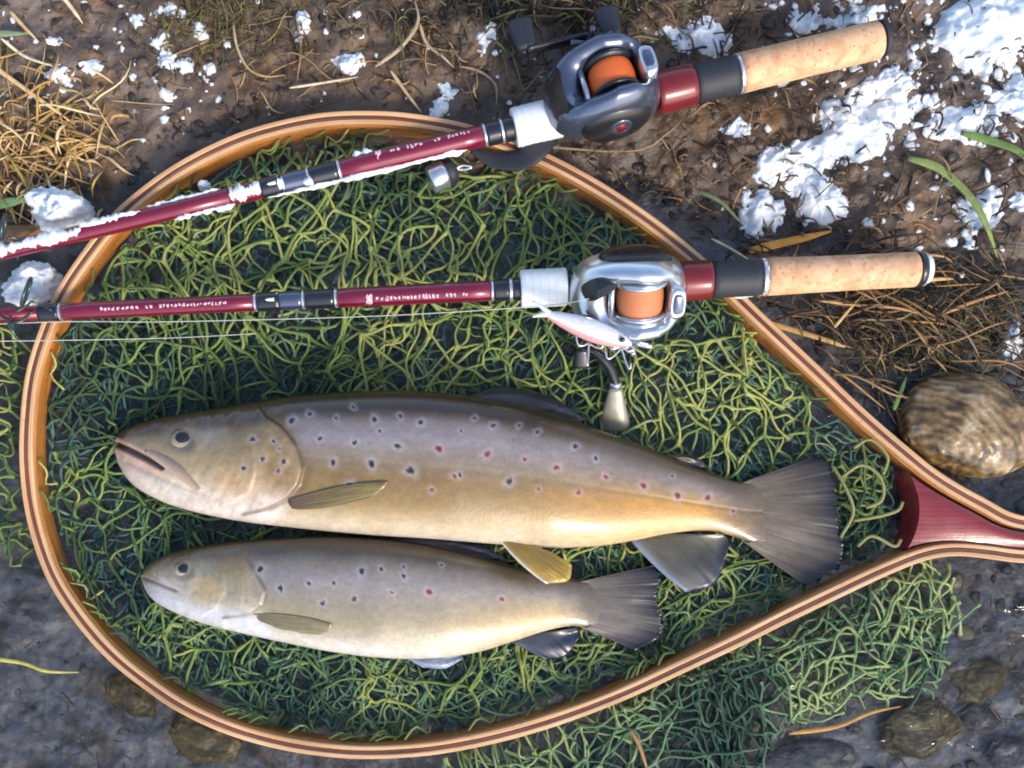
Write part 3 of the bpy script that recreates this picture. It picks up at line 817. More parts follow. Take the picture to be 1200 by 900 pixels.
def colour_small(x, y, v, s):
    wv = v + 0.03 * fbm(x / 40, y / 25, 0, 3, 61)
    body = stops(wv, [(0, srgb(60, 50, 40)), (0.12, srgb(92, 82, 66)), (0.22, srgb(142, 134, 126)), (0.36, srgb(164, 158, 160)), (0.55, srgb(164, 154, 138)), (0.7, srgb(170, 158, 126)), (0.84, srgb(196, 186, 166)), (0.93, srgb(220, 216, 210)), (1, srgb(222, 220, 216))])
    rear = stops(wv, [(0, srgb(72, 62, 48)), (0.14, srgb(110, 98, 78)), (0.35, srgb(158, 150, 146)), (0.55, srgb(186, 168, 132)), (0.75, srgb(206, 178, 126)), (1, srgb(214, 198, 168))])
    k = sstep(0.55, 0.8, s); c = bl(body, k, 0 * rear) + rear * k[..., None]
    c = bl(c, sstep(0.85, 0.95, s + 0.02 * fbm(x / 12, y / 5, 0, 2, 50)), srgb(118, 108, 97))
    hv = stops(v, [(0, srgb(78, 62, 38)), (0.15, srgb(116, 96, 62)), (0.32, srgb(168, 150, 112)), (0.5, srgb(182, 172, 146)), (0.66, srgb(206, 196, 172)), (0.8, srgb(224, 224, 230)), (1, srgb(220, 222, 232))])
    hd = sstep(312, 288, x - 0.32 * (y - 690)); c = bl(c, hd, 0 * hv) + hv * hd[..., None]
    c = bl(c, 0.6 * gs(x, y, 240, 690, 18, 16, 3), srgb(214, 180, 118))
    c = bl(c, 0.6 * gs(x, y, 237, 667, 14, 10), srgb(176, 182, 176))
    c = bl(c, 0.5 * gs(x, y, 195, 690, 28, 16), srgb(186, 188, 206))
    mouth = dist_poly([(167, 677), (185, 684), (205, 692)], x, y); c = bl(c, 0.6 * np.exp(-(mouth / 1.5) ** 2), srgb(90, 80, 84))
    op = dist_poly(cr([(290, 654), (300, 672), (311, 692), (306, 708), (290, 720), (262, 724)], 40), x, y)
    pre = dist_poly([(262, 668), (264, 694), (252, 714)], x, y)
    xo = np.interp(y, [640, 654, 672, 692, 708, 720, 726], [284, 290, 300, 311, 306, 290, 264]); xp = np.interp(y, [655, 668, 694, 714, 722], [258, 262, 264, 252, 236])
    dz = -0.0012 * np.exp(-(mouth / 2) ** 2) + 0.0014 * sstep(2, -2, x - xo) * sstep(240, 290, x) + 0.0006 * sstep(2, -2, x - xp) * sstep(215, 258, x) * sstep(658, 675, y)
    c = c * (1 + 0.16 * fbm(x / 10, y / 8, 0, 3, 68) * hd)[..., None]; dz = dz + 0.0004 * fbm(x / 9, y / 22, 0, 3, 67) * hd
    c = bl(c, 0.65 * np.exp(-(op / 2.2) ** 2), srgb(92, 76, 54))
    eye = np.hypot(x - 216, y - 668)
    dz = dz - 0.0014 * np.exp(-(eye / 10) ** 4) + 0.0003 * np.exp(-((eye - 14) / 4) ** 2)
    return dz, c

def eye_part(t, px, py, r, root, iris):
    z = t.top(px, py)
    c = P(px, py, z)
    th = np.linspace(0, 1, 14); ang = np.arange(40) / 40 * 2 * math.pi
    v = []
    for q in th:
        rr = r * math.sin(q * math.pi / 2); zz = 0.45 * r * math.cos(q * math.pi / 2)
        for a in ang: v.append((c[0] + rr * math.cos(a) * 1.15, c[1] + rr * math.sin(a) * 0.92, z - 0.0022 + zz))
    v = np.array(v); f = grid_faces(14, 40, close_v=True)
    rad = np.repeat(th, 40)
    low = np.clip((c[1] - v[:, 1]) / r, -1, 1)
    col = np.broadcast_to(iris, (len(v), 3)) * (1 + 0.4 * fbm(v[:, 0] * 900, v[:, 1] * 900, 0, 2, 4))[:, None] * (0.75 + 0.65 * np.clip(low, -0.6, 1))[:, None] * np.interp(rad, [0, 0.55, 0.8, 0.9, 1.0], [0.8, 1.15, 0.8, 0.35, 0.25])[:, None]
    e = obj("eye", v, f, M["eye"], root, True, col)
    pv = []
    for q in np.linspace(0, 1, 8):
        rr = r * 0.5 * math.sin(q * math.pi / 2); zz = 0.45 * r * math.cos(math.asin(min(1, rr / r)))
        for a in ang: pv.append((c[0] + rr * math.cos(a) * 1.15 - r * 0.05, c[1] + r * 0.12 + rr * math.sin(a) * 0.85, z - 0.0022 + zz + 0.0002))
    obj("pupil", np.array(pv), grid_faces(8, 40, close_v=True), M["pupil"], e)

M["eye"] = vcol("fish_iris", 0.12, 0.6, 0.8, 900, 0.2, 900, 0.0)
M["pupil"] = plain("fish_pupil", srgb(22, 20, 24), 0.12, 0, 0.3, 500, 1.0)

SP_BIG = [(342, 493, 3.6, 0), (375, 514, 3.2, 0), (390.5, 542.5, 4.2, 0), (415.5, 518.6, 3.8, 0), (435.5, 543.6, 4.2, 0), (439, 491.7, 3.2, 0), (466, 522.8, 3.6, 0), (481, 551.7, 4.2, 0), (408.6, 569.4, 3.6, 0),
          (394, 490, 2.6, 0), (414, 477, 2.8, 0), (363, 485, 2.6, 0), (469, 487.5, 2.6, 0), (493, 495, 2.8, 0), (514, 526, 4.0, 1), (533, 557.8, 3.4, 1), (539, 556.5, 3.2, 0), (506, 574, 3.0, 1), (571, 532, 4.4, 1),
          (597, 564, 3.6, 0), (615, 538, 3.8, 1), (631, 573, 3.2, 1), (652, 548, 4.4, 1), (578, 498.6, 3.0, 0), (630, 506, 3.2, 0), (608, 499, 2.8, 0), (710, 559, 4.2, 1), (754, 569, 4.2, 1), (678, 577, 3.8, 1),
          (794, 581, 3.8, 1), (674, 523, 3.0, 0), (788, 558, 2.6, 0), (698, 537, 2.6, 0), (829.5, 583, 3.6, 1), (859, 599, 3.0, 1), (333.4, 541, 4.0, 0), (327, 552, 3.2, 0), (286, 549, 2.6, 0), (296.6, 515, 3.0, 0),
          (321.5, 517, 3.2, 0), (308.5, 538, 3.0, 0), (328, 526, 2.6, 0), (445, 505, 2.2, 0), (540, 505, 2.4, 0), (556, 490, 2.4, 0)]
SP_SML = [(328.6, 689.5, 3.4, 0), (362, 684, 3.0, 0), (391, 683, 2.8, 0), (378, 707, 3.6, 0), (424, 669.5, 3.6, 0), (447, 667, 2.2, 0), (473, 675, 3.4, 0), (473, 664, 2.2, 0), (415, 702, 2.6, 0), (459, 694, 2.8, 1), (503, 694, 3.4, 1), (517.6, 662, 2.6, 0), (588, 702, 2.8, 1), (305, 667, 3.4, 0)]

big = empty("brown_trout", "large brown trout with red and black spots, upper of the two", "trout", "two trout lying in the net")
TB = Trout(big, BIG_UP, BIG_LO, 0.0225, 0.0035, SP_BIG, None, colour_big)
eye_part(TB, 215, 515, 0.0070, big, srgb(150, 138, 112))
sml = empty("brown_trout", "smaller pale silvery trout with few dark spots, lower of the two", "trout", "two trout lying in the net")
TS = Trout(sml, SML_UP, SML_LO, 0.0180, 0.0030, SP_SML, None, colour_small, 420, 230)
eye_part(TS, 216, 668, 0.0056, sml, srgb(160, 150, 126))

def on(t, px, py, d=0.0012): return (px, py, t.top(px, py) + d)
# jaw plate (maxilla) lying along the cheek
def jaw(t, pts, w, root, col):
    c = np.array([P(*on(t, x, y, 0.0002)) for x, y in pts]); c = cr(c, 30)
    r = w * np.sin(np.linspace(0.12, 0.92, 30) * math.pi) ** 0.6 * np.linspace(0.75, 1.1, 30)
    v, f = tube(c, r, 14); v = v.reshape(30, 14, 3); v[..., 2] = c[:, None, 2] + (v[..., 2] - c[:, None, 2]) * 0.45
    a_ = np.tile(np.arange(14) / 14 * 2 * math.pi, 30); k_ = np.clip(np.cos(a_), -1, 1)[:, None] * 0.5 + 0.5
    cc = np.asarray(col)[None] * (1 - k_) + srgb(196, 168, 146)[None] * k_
    obj("jaw_plate", v.reshape(-1, 3), f, M["trout"], root, True, cc)
jaw(TB, [(172, 528), (195, 540), (218, 556), (236, 575)], 0.0046, big, srgb(112, 92, 66))
jaw(TS, [(180, 672), (200, 682), (222, 697)], 0.0022, sml, srgb(184, 178, 176))

OLV, YEL, DKB, SLT = srgb(120, 104, 58), srgb(186, 152, 62), srgb(52, 58, 74), srgb(84, 92, 108)
F_ = M["fin"]
fin_mesh("pectoral_fin", [on(TB, 338, 586, 0), on(TB, 339, 591, 0), on(TB, 343, 596, 0)], [on(TB, 455, 565, 0), on(TB, 449, 573, 0), on(TB, 436, 582, 0)], F_, big, nu=60, nv=24, rays=11, rip=0.0, c_root=srgb(84, 68, 46), c_tip=srgb(122, 108, 58), bulge=0.0042, lie=TB)
fin_mesh("pelvic_fin", [(582, 628, .030), (592, 630, .030), (606, 634, .028)], [(640, 684, .034), (666, 680, .034), (670, 662, .033)], F_, big, rays=8, c_root=srgb(140, 112, 56), c_tip=srgb(170, 138, 54), edge=srgb(222, 210, 190), bulge=0.002)
fin_mesh("anal_fin", [(738, 632, .014), (780, 626, .014), (846, 626, .013)], [(804, 694, .0125), (838, 684, .0125), (854, 640, .013)], F_, big, rays=12, c_root=srgb(94, 88, 66), c_tip=srgb(34, 42, 54), edge=srgb(116, 126, 140), bulge=0.0015)
fin_mesh("dorsal_fin", [(545, 466, .022), (600, 476, .021), (668, 494, .019)], [(586, 452, .012), (640, 463, .011), (690, 492, .012)], F_, big, rays=11, c_root=srgb(64, 58, 52), c_tip=srgb(44, 48, 60))
fin_mesh("adipose_fin", [(778, 533, .012), (790, 538, .012), (800, 543, .012)], [(806, 532, .010), (824, 541, .010), (826, 548, .010)], F_, big, nu=16, nv=8, rays=3, c_root=srgb(84, 74, 58), c_tip=srgb(66, 62, 60))
fin_mesh("tail_fin", [(866, 567, .0080), (878, 570, .0081), (884, 604, .0083), (878, 634, .0081), (866, 631, .0080)], [(950, 536, .0088), (976, 548, .0098), (981, 606, .0108), (986, 656, .0098), (944, 687, .0088)], F_, big, nu=150, nv=36, rays=26, rip=0.00035, c_root=srgb(114, 101, 84), c_tip=srgb(8, 14, 26), fray=0.0012, cpow=1.5)
fin_mesh("pectoral_fin", [on(TS, 298, 719, 0), on(TS, 300, 723, 0), on(TS, 304, 727, 0)], [on(TS, 390, 732, 0), on(TS, 387, 738, 0), on(TS, 378, 743, 0)], F_, sml, nu=60, nv=24, rays=10, rip=0.0, c_root=srgb(104, 94, 68), c_tip=srgb(128, 118, 84), bulge=0.0030, lie=TS)
fin_mesh("pelvic_fin", [(470, 768, .010), (500, 768, .010), (538, 766, .010)], [(496, 782, .009), (522, 783, .009), (542, 772, .010)], F_, sml, rays=7, c_root=srgb(112, 122, 140), c_tip=srgb(140, 152, 172))
fin_mesh("anal_fin", [(598, 752, .010), (630, 742, .010), (676, 736, .0095)], [(640, 774, .008), (664, 768, .008), (680, 744, .009)], F_, sml, rays=9, c_root=srgb(66, 68, 76), c_tip=srgb(26, 38, 60))
fin_mesh("dorsal_fin", [(450, 632, .018), (500, 638, .018), (570, 654, .016)], [(492, 622, .011), (560, 638, .010), (590, 654, .011)], F_, sml, rays=9, c_root=srgb(60, 62, 72), c_tip=srgb(52, 64, 96))
fin_mesh("tail_fin", [(678, 682, .0074), (690, 685, .0075), (695, 708, .0076), (690, 733, .0075), (678, 734, .0074)], [(764, 662, .0088), (774, 674, .0096), (769, 704, .0102), (776, 740, .0094), (744, 762, .0085)], F_, sml, nu=130, nv=34, rays=22, rip=0.00035, c_root=srgb(118, 108, 98), c_tip=srgb(8, 14, 28), fray=0.0012, cpow=1.5)

# ------------------------------------------------------------------ rods and reels
class Frame:
    """local x runs down the rod to the butt, y to the bottom of the photo, z up"""
    def __init__(self, a, b, za, zb):
        self.a = P(*a, za); self.b = P(*b, zb); self.pa = a; self.pb = b
        d = self.b - self.a; self.L = np.linalg.norm(d); self.x = d / self.L
        self.y = np.cross(self.x, [0, 0, 1.0]); self.y /= np.linalg.norm(self.y); self.z = np.cross(self.y, self.x) * 1.0
        if self.z[2] < 0: self.z = -self.z
        # pixel x -> distance along
        ts = np.linspace(-2, 1.6, 4000); pts = self.a[None] + (d)[None] * ts[:, None]
        q, _ = proj(pts[:, 0], pts[:, 1], pts[:, 2]); self._q = q; self._s = ts * self.L
    def s(self, px): return float(np.interp(px, self._q, self._s))
    def __call__(self, v):
        v = np.asarray(v, float).reshape(-1, 3)
        return self.a + v[:, :1] * self.x + v[:, 1:2] * self.y + v[:, 2:3] * self.z
    def at(self, px): return self.a + self.s(px) * self.x

def rod_piece(F, name, px0, px1, d0, d1, mat, parent, bev=0.0005, belly=0.0, n=8, bump=0.0, sides=36):
    s0, s1 = F.s(px0), F.s(px1)
    s = np.linspace(s0, s1, n); r = np.linspace(d0 / 2, d1 / 2, n) * 0.001
    r = r * (1 + belly * np.sin(np.linspace(0, math.pi, n)))
    prof = [(s0, r[0] - bev)] + [(s0 + bev, r[0])] + [(a, b) for a, b in zip(s[1:-1], r[1:-1])] + [(s1 - bev, r[-1])] + [(s1, r[-1] - bev)]
    v, f = lathe(prof, None, sides)
    return obj(name, F(v), f, mat, parent)

def scribble(F, px0, px1, dia, parent, name, seed, big=True, ang0=0.15, hscale=1.0):
    """pale script lettering along the blank: strokes too small to read"""
    rg = np.random.default_rng(seed); G = Geo(); s = F.s(px0); s1 = F.s(px1); R = dia * 0.0005 + 0.0001
    first = big
    while s < s1:
        w = 0.0052 if first else rg.uniform(0.0014, 0.0026); h = (0.0062 if first else rg.uniform(0.0018, 0.0030)) * hscale
        if not first and rg.random() < 0.14: s += 0.0030; continue
        for k in range(2 if not first else 3):
            pts = []
            for q in range(5):
                pts.append((s + w * (0.1 + 0.8 * rg.random()), h * (rg.random() - 0.5)))
            c = cr(pts, 12)
            ring = []
            for (a, b) in c:
                th = ang0 + b / R
                ring.append((a, R * math.sin(th), R * math.cos(th)))
            v, f = tube(F(np.array(ring)), 0.00022 if not first else 0.0003, 4); G.add(v, f)
        s += w * 1.12; first = False
    return G.build(name, M["letter"], parent)

def guide(F, px, size, parent, side=1.0, label=None):
    s = F.s(px)
    a = np.linspace(0, 2 * math.pi, 40)
    cy, cz = side * 0.55, 0.83 if side < 0 else 0.5
    n_ = math.hypot(cy, cz); cy /= n_; cz /= n_
    c = np.array([s, cy * (0.006 + size), cz * (0.006 + size)])
    ring = np.stack([c[0] + 0.35 * size * np.cos(a), c[1] + size * np.cos(a) * cy * 0.9 + size * np.sin(a) * cz * .6, c[2] + size * np.cos(a) * cz * .5 + size * np.sin(a) * (-cy)], 1)
    v, f = tube(F(ring), 0.0009, 8); o = obj("line_guide", v, f, M["guide"], parent)
    for q in (-1, 1):
        v, f = tube(F(cr([(s + q * 0.010, 0, 0.0052), (s + q * 0.004, cy * 0.006, cz * 0.006), tuple(c - np.array([0, cy, cz]) * size * 0.7)], 10)), 0.0007, 6)
        obj("guide_leg", v, f, M["guide"], o)
    return o
M["guide"] = plain("guide_frame", srgb(70, 84, 80), 0.25, 0.6, 0.1)

def loft_ring(outer, inner, prof):
    """outer, inner: (n,2) outlines; prof: list of (t across, z)"""
    rows = [np.concatenate([outer * (1 - t) + inner * t, np.full((len(outer), 1), 0.0) + np.asarray(z).reshape(-1, 1)], 1) for t, z in prof]
    v = np.stack(rows, 0)
    return v.reshape(-1, 3), grid_faces(len(prof), len(outer), close_v=True)

def outline(pts, n=96):
    p = np.asarray(pts + [pts[0]], float)
    q = np.vstack([p[-2], p, p[1]])
    c = cr(q, 400)
    # keep the closed loop between the first and last real point
    i0 = np.argmin(np.linalg.norm(c[:200] - p[0], axis=1)); i1 = 200 + np.argmin(np.linalg.norm(c[200:] - p[0], axis=1))
    c = c[i0:i1 + 1]; L = np.r_[0, np.cumsum(np.linalg.norm(np.diff(c, axis=0), axis=1))]
    s = np.linspace(0, L[-1], n, endpoint=False)
    return np.stack([np.interp(s, L, c[:, k]) for k in range(2)], 1)

def align(o, i):
    """start both outlines at the same bearing"""
    def srt(p):
        c = p.mean(0); a = np.arctan2(p[:, 1] - c[1], p[:, 0] - c[0]); k = np.argsort(a); return p[k]
    return srt(o), srt(i)

def reel(F, px, parent, shell, line, hand, dark_front, emblem, roll=0.0, zs=1.0):
    """low-profile baitcasting reel; hand = +1 crank towards the bottom of the photo"""
    s0 = F.s(px); mm = 0.001
    cR, sR = math.cos(roll), math.sin(roll)
    def T(v):
        v = np.asarray(v, float).reshape(-1, 3) * mm * np.array([1, 1, zs])
        y = v[:, 1] * cR - v[:, 2] * sR; z = v[:, 1] * sR + v[:, 2] * cR
        return F(np.stack([v[:, 0] + s0, y, z], 1))
    out = outline([(-31, -7), (-26, -17), (-12, -22.5), (6, -23.5), (20, -20), (29, -12), (30.5, 0), (29, 12), (20, 20), (6, 23.5), (-12, 22.5), (-26, 17), (-31, 7), (-32, 0)])
    inn = outline([(-9, -9), (0, -11.5), (12, -11), (18, -10.5), (19.5, 0), (18, 10.5), (12, 11), (0, 11.5), (-9, 9), (-11.5, 0)])
    o, i = align(out, inn)
    h = 1 + 0.0 * o[:, 0]
    hx = np.interp(o[:, 0], [-32, -20, 0, 15, 31], [0.62, 0.84, 1.0, 0.97, 0.72])
    prof = [(-0.02, 8 * h), (0.0, 13 * h), (0.02, 20 * hx + 2), (0.10, 28 * hx), (0.25, 33.5 * hx), (0.45, 36 * hx), (0.65, 36 * hx), (0.82, 34.5 * hx), (0.94, 32 * hx), (1.0, 28.5 * hx), (1.0, 22 * hx), (0.98, 14 * h)]
    v, f = loft_ring(o, i, prof)
    r = obj("reel", T(v), f, shell, parent)
    # foot plate and floor below the spool
    v, f = loft_ring(o * 0.98, o * 0.02, [(0, 9 * h), (0, 11 * h), (0.9, 12 * h), (1.0, 12 * h)])
    obj("reel_foot", T(v), f, M["dark"], r)
    # spool
    G = Geo(); sides = 40; ang = np.arange(sides) / sides * 2 * math.pi
    def across(prof, cx, cz):
        p = np.asarray(prof, float)
        v = np.stack([cx + p[:, 1:] * np.cos(ang), np.repeat(p[:, :1], sides, 1), cz + p[:, 1:] * np.sin(ang)], -1).reshape(-1, 3)
        f = grid_faces(len(p), sides, close_v=True).tolist(); f.append(list(range(sides))); f.append([(len(p) - 1) * sides + k for k in range(sides)][::-1])
        return v, f
    v, f = across([(-8.2, 6), (-8.0, 11.6), (-7, 12.2), (-4, 12.7), (0, 12.9), (4, 12.7), (7, 12.2), (8.0, 11.6), (8.2, 6)], 5.5, 19)
    obj("spool_line", T(v), f, line, r)
    for sgn in (-1, 1):
        v, f = across([(sgn * 8.3, 4), (sgn * 8.3, 14.2), (sgn * 9.2, 14.6), (sgn * 10.2, 14.2), (sgn * 10.4, 4)], 5.5, 19)
        obj("spool_flange", T(v), f, M["dark"] if dark_front else M["chrome"], r)
    # side plates
    for sgn in (-1, 1):
        v, f = across([(sgn * 16, 17.5), (sgn * 19, 17.5), (sgn * 21.5, 16.4), (sgn * 23.6, 13.8), (sgn * 24.8, 9), (sgn * 25.1, 4)], 2, 13.5)
        v[:, 2] = 9 + (v[:, 2] - 9) * 0.86; v[:, 0] = 2 + (v[:, 0] - 2) * 1.16
        obj("side_plate", T(v), f, M["dark"] if (dark_front or sgn == -hand) else shell, r)
    # thumb bar behind the spool
    tb = outline([(21.5, -9), (26, -8.5), (28, -6), (28.5, 0), (28, 6), (26, 8.5), (21.5, 9), (20, 6), (19.5, 0), (20, -6)], 60)
    tc = np.repeat(tb.mean(0)[None], 60, 0)
    v, f = loft_ring(tb, tc, [(0, np.full(60, 24.0)), (0, np.full(60, 31.5)), (0.18, np.full(60, 33.0)), (0.35, np.full(60, 33.0)), (0.45, np.full(60, 32.0)), (1.0, np.full(60, 31.6))])
    obj("thumb_bar", T(v), f, M["chrome"], r)
    ti = tb.mean(0) + (tb - tb.mean(0)) * 0.62
    v, f = loft_ring(ti, tc, [(0, np.full(60, 30.0)), (0, np.full(60, 32.6)), (0.2, np.full(60, 33.1)), (1.0, np.full(60, 33.2))])
    obj("thumb_pad", T(v), f, M["gunmetal"], r)
    # level-wind window at the nose and its chrome guide
    def patch(pts, lift, mat, name):
        q = outline(pts, 48); cc = q.mean(0)
        rows = []
        for k in (1.0, 0.8, 0.5, 0.2, 0.02):
            w = cc + (q - cc) * k
            t_ = np.clip((32 - np.hypot(w[:, 0] * 0.97, w[:, 1] * 1.32)) / 22, 0.02, 0.6)
            hh = np.interp(w[:, 0], [-32, -20, 0, 15, 31], [0.62, 0.84, 1.0, 0.97, 0.72])
            z = np.interp(t_, [0.02, 0.10, 0.25, 0.45, 0.65], [22, 28, 33.5, 36, 36]) * hh + lift
            rows.append(np.concatenate([w, z[:, None]], 1))
        v = np.stack(rows, 0).reshape(-1, 3)
        obj(name, T(v), grid_faces(5, 48, close_v=True), mat, r)
    if not dark_front:
        patch([(-27, -9), (-19, -15), (-9, -14), (-15, -7.5), (-24, -3)], 0.9, M["dark"], "front_window")
        patch([(-26, 6), (-17, 9), (-8, 14), (-13, 16), (-22, 13)], 0.9, M["dark"], "front_window")
    else:
        patch([(-29, -12), (-23, -15), (-23, 0), (-23, 15), (-29, 12), (-30.5, 0)], 1.0, M["dark"], "front_window")
    G = Geo(); v, f = across([(-13, 1.6), (13, 1.6)], -10.5, 23); G.add(T(v), f); G.build("level_wind_bar", M["chrome"], r)
    # star drag and crank
    yb = hand * 26.5
    G = Geo()
    v, f = across([(yb, 3.4), (yb + hand * 7.5, 3.2)], 2, 15); G.add(T(v), f)
    for k in range(5):
        a = k / 5 * 2 * math.pi + 0.3
        pts = np.array([(2 + q * math.cos(a), yb + hand * (2.5 + 0.18 * q), 15 + q * math.sin(a)) for q in (2.5, 6, 9.5, 12.5)])
        v, f = tube(pts, [2.2, 2.0, 1.8, 1.5], 8); G.add(T(v), f)
    G.build("star_drag", M["chrome"] if not dark_front else M["gunmetal"], r)
    ya = yb + hand * 7.5
    ends = [(-24.0, 24.0), (9.0, 24.0)] if not dark_front else [(-36.0, 17.0), (-2.0, 26.0)]
    G = Geo(); e0, e1 = ends
    if not dark_front:
        path = [(-26, ya - hand * 2.0, 14), (-18, ya, 15), (-10, ya + hand * 8, 18), (-6, ya + hand * 18.0, 22)]
    else:
        path = [(-34, ya - hand * 2, 20), (-18, ya, 17), (2, ya + hand * 1, 15), (16, ya + hand * 0, 10)]
    c = cr(path, 24); v, f = tube(c, np.interp(np.linspace(0, 1, 24), [0, 0.5, 1], [3.0, 3.6, 2.6]), 12)
    v = v.reshape(24, 12, 3); v[..., 1] = c[:, None, 1] + (v[..., 1] - c[:, None, 1]) * 0.55
    hd = obj("crank_handle", T(v.reshape(-1, 3)), f, M["dark"], r)
    def knob(cx, cy, cz, L, w0, w1, mat, name="knob"):
        n = 14; t = np.linspace(0, 1, n); rows = []
        for q in t:
            w = (w0 + (w1 - w0) * sstep(0, 0.9, q)) * math.sqrt(max(0.02, 1 - max(0, (q - 0.88) / 0.12) ** 2)) * (0.75 + 0.25 * sstep(0, 0.12, q))
            a = np.arange(28) / 28 * 2 * math.pi
            rows.append(np.stack([cx + w * np.sign(np.cos(a)) * np.abs(np.cos(a)) ** 0.75, np.full(28, cy + hand * L * q), cz + 0.5 * w * np.sign(np.sin(a)) * np.abs(np.sin(a)) ** 0.75], 1))
        v = np.concatenate(rows); f = grid_faces(n, 28, close_v=True).tolist(); f += [list(range(28)), [(n - 1) * 28 + k for k in range(28)][::-1]]
        return obj(name, T(v), f, mat, r)
    v, f = lathe([(0, 2.5), (0.6, 3.6), (2.6, 3.6), (3.2, 2.2)], None, 20)
    if not dark_front:
        v = np.stack([v[:, 1] - 6, ya + hand * (17.2 + v[:, 0]), v[:, 2] + 21.5], 1)
        obj("knob_cap", T(v), f, M["chrome"], r)
        knob(-6, ya + hand * 20.8, 22, 30, 4.4, 9.4, M["knob"])
        knob(-25, ya - hand * 0.5, 13, 12, 3.5, 5.0, M["dark"])
    else:
        knob(-34, ya - hand * 1.0, 20, 20, 5.5, 7.0, M["foam"])
        knob(16, ya + hand * 1.5, 10, 20, 5.5, 7.0, M["foam"])
    if emblem:
        v, f = across([(-hand * 24.9, 3.0), (-hand * 25.7, 2.6)], 4, 14); obj("emblem", T(v), f, M["emblem"], r)
        v, f = across([(-hand * 23.6, 6.4), (-hand * 25.1, 6.0), (-hand * 25.3, 5.0)], 4, 14); obj("emblem_ring", T(v), f, M["gunmetal"], r)
    return r

# ---- lower rod
FL = Frame((0, 369), (1090, 315), 0.0256, 0.0318)
rodL = empty("fishing_rod", "red baitcasting rod with silver reel lying across the middle of the net", "fishing rod", "two rods resting on the net hoop")
def build_rod(F, R, segs):
    for (name, a, b, d0, d1, mat, *k) in segs:
        kw = k[0] if k else {}
        rod_piece(F, name, a, b, d0, d1, M[mat], R, **kw)
rod_piece(FL, "blank", -900, 57, 4.5, 8.6, M["blank"], rodL)
build_rod(FL, rodL, [
    ("thread_wrap", 46, 70, 10.2, 10.2, "black"), ("trim_ring", 70, 73.5, 10.0, 10.0, "silver_ring"),
    ("blank", 73.5, 298, 9.4, 9.8, "blank"), ("trim_ring", 298, 302, 10.6, 10.6, "silver_ring"),
    ("thread_wrap", 302, 328, 10.8, 10.8, "black"), ("thread_wrap", 328, 354, 10.4, 10.4, "gunmetal"), ("trim_ring", 354, 358, 10.9, 10.9, "silver_ring"),
    ("thread_wrap", 358, 392, 10.8, 11.0, "black"), ("trim_ring", 392, 396, 11.1, 11.1, "silver_ring"),
    ("butt_section", 396, 575, 10.8, 11.6, "blank"), ("trim_ring", 575, 579, 12.2, 12.2, "silver_ring"),
    ("winding_check", 579, 596, 12.4, 12.6, "black"), ("trim_ring", 596, 601, 13.0, 13.0, "silver_ring"), ("winding_check", 601, 610, 12.8, 13.0, "black"),
    ("fore_grip", 610, 664, 21.0, 21.0, "white_grip", dict(n=14)),
    ("reel_seat", 664, 800, 15.5, 16.5, "dark"), ("seat_sleeve", 796, 833, 22.0, 21.0, "red_seat", dict(belly=0.03)),
    ("rear_sleeve", 833, 890, 20.5, 20.5, "foam", dict(bev=0.001)), ("trim_ring", 890, 897, 21.0, 21.0, "silver_ring"),
    ("cork_grip", 897, 1074, 20.8, 19.2, "cork", dict(n=24, belly=-0.02, bev=0.0012)), ("trim_ring", 1074, 1080, 18.8, 18.4, "black"), ("butt_cap", 1080, 1090, 18.4, 14.5, "white_grip", dict(bev=0.0012))])
# knurling rings on the grip: fine raised hoops
for k in range(6):
    q = 614 + k * 9; rod_piece(FL, "grip_ring", q, q + 3.5, 21.15, 21.15, M["white_grip"], rodL, bev=0.00025, n=3)
scribble(FL, 428, 545, 11.3, rodL, "lettering", 5, True, 0.45)
scribble(FL, 120, 268, 9.6, rodL, "lettering", 6, False, 0.1, 0.8)
# white triangle badge on the wrap
def badge(F, px, dia, parent):
    s = F.s(px); R = dia * 0.0005 + 0.00025; pts = []
    for a, b in [(-0.0035, 0.0), (0.0035, -0.0045), (0.0035, 0.0045)]: pts.append((s + a, R * math.sin(b / R), R * math.cos(b / R)))
    mid = [(s + 0.001, 0, R + 0.0001)]
    v = F(np.array(pts + mid)); v2 = v - np.array([0, 0, 0.0005])
    obj("badge", np.concatenate([v, v2]), [[0, 1, 3], [1, 2, 3], [2, 0, 3], [0, 4, 5, 1], [1, 5, 6, 2], [2, 6, 4, 0]], M["white_grip"], parent, smooth=False)
badge(FL, 320, 10.8, rodL)
guide(FL, 44, 0.0105, rodL, -1); guide(FL, 22, 0.007, rodL, 1)
reel(FL, 733, rodL, M["chrome"], M["line_copper"], 1, False, False, roll=math.radians(-36), zs=0.9)
# line running from the level wind to the guides
def fline(F, pts, parent, r=0.00028):
    v, f = tube(cr(pts, 60), r, 5); obj("line", v, f, M["nylon"], parent)
sL = FL
fline(FL, [P(690, 350, .056), P(640, 358, .048), P(450, 370, .040), P(200, 377, .034), P(40, 378, .030), P(-300, 395, .028)], rodL)
fline(FL, [P(300, 391, .019), P(200, 396, .021), P(60, 399, .0262), P(-200, 402, .027)], rodL)

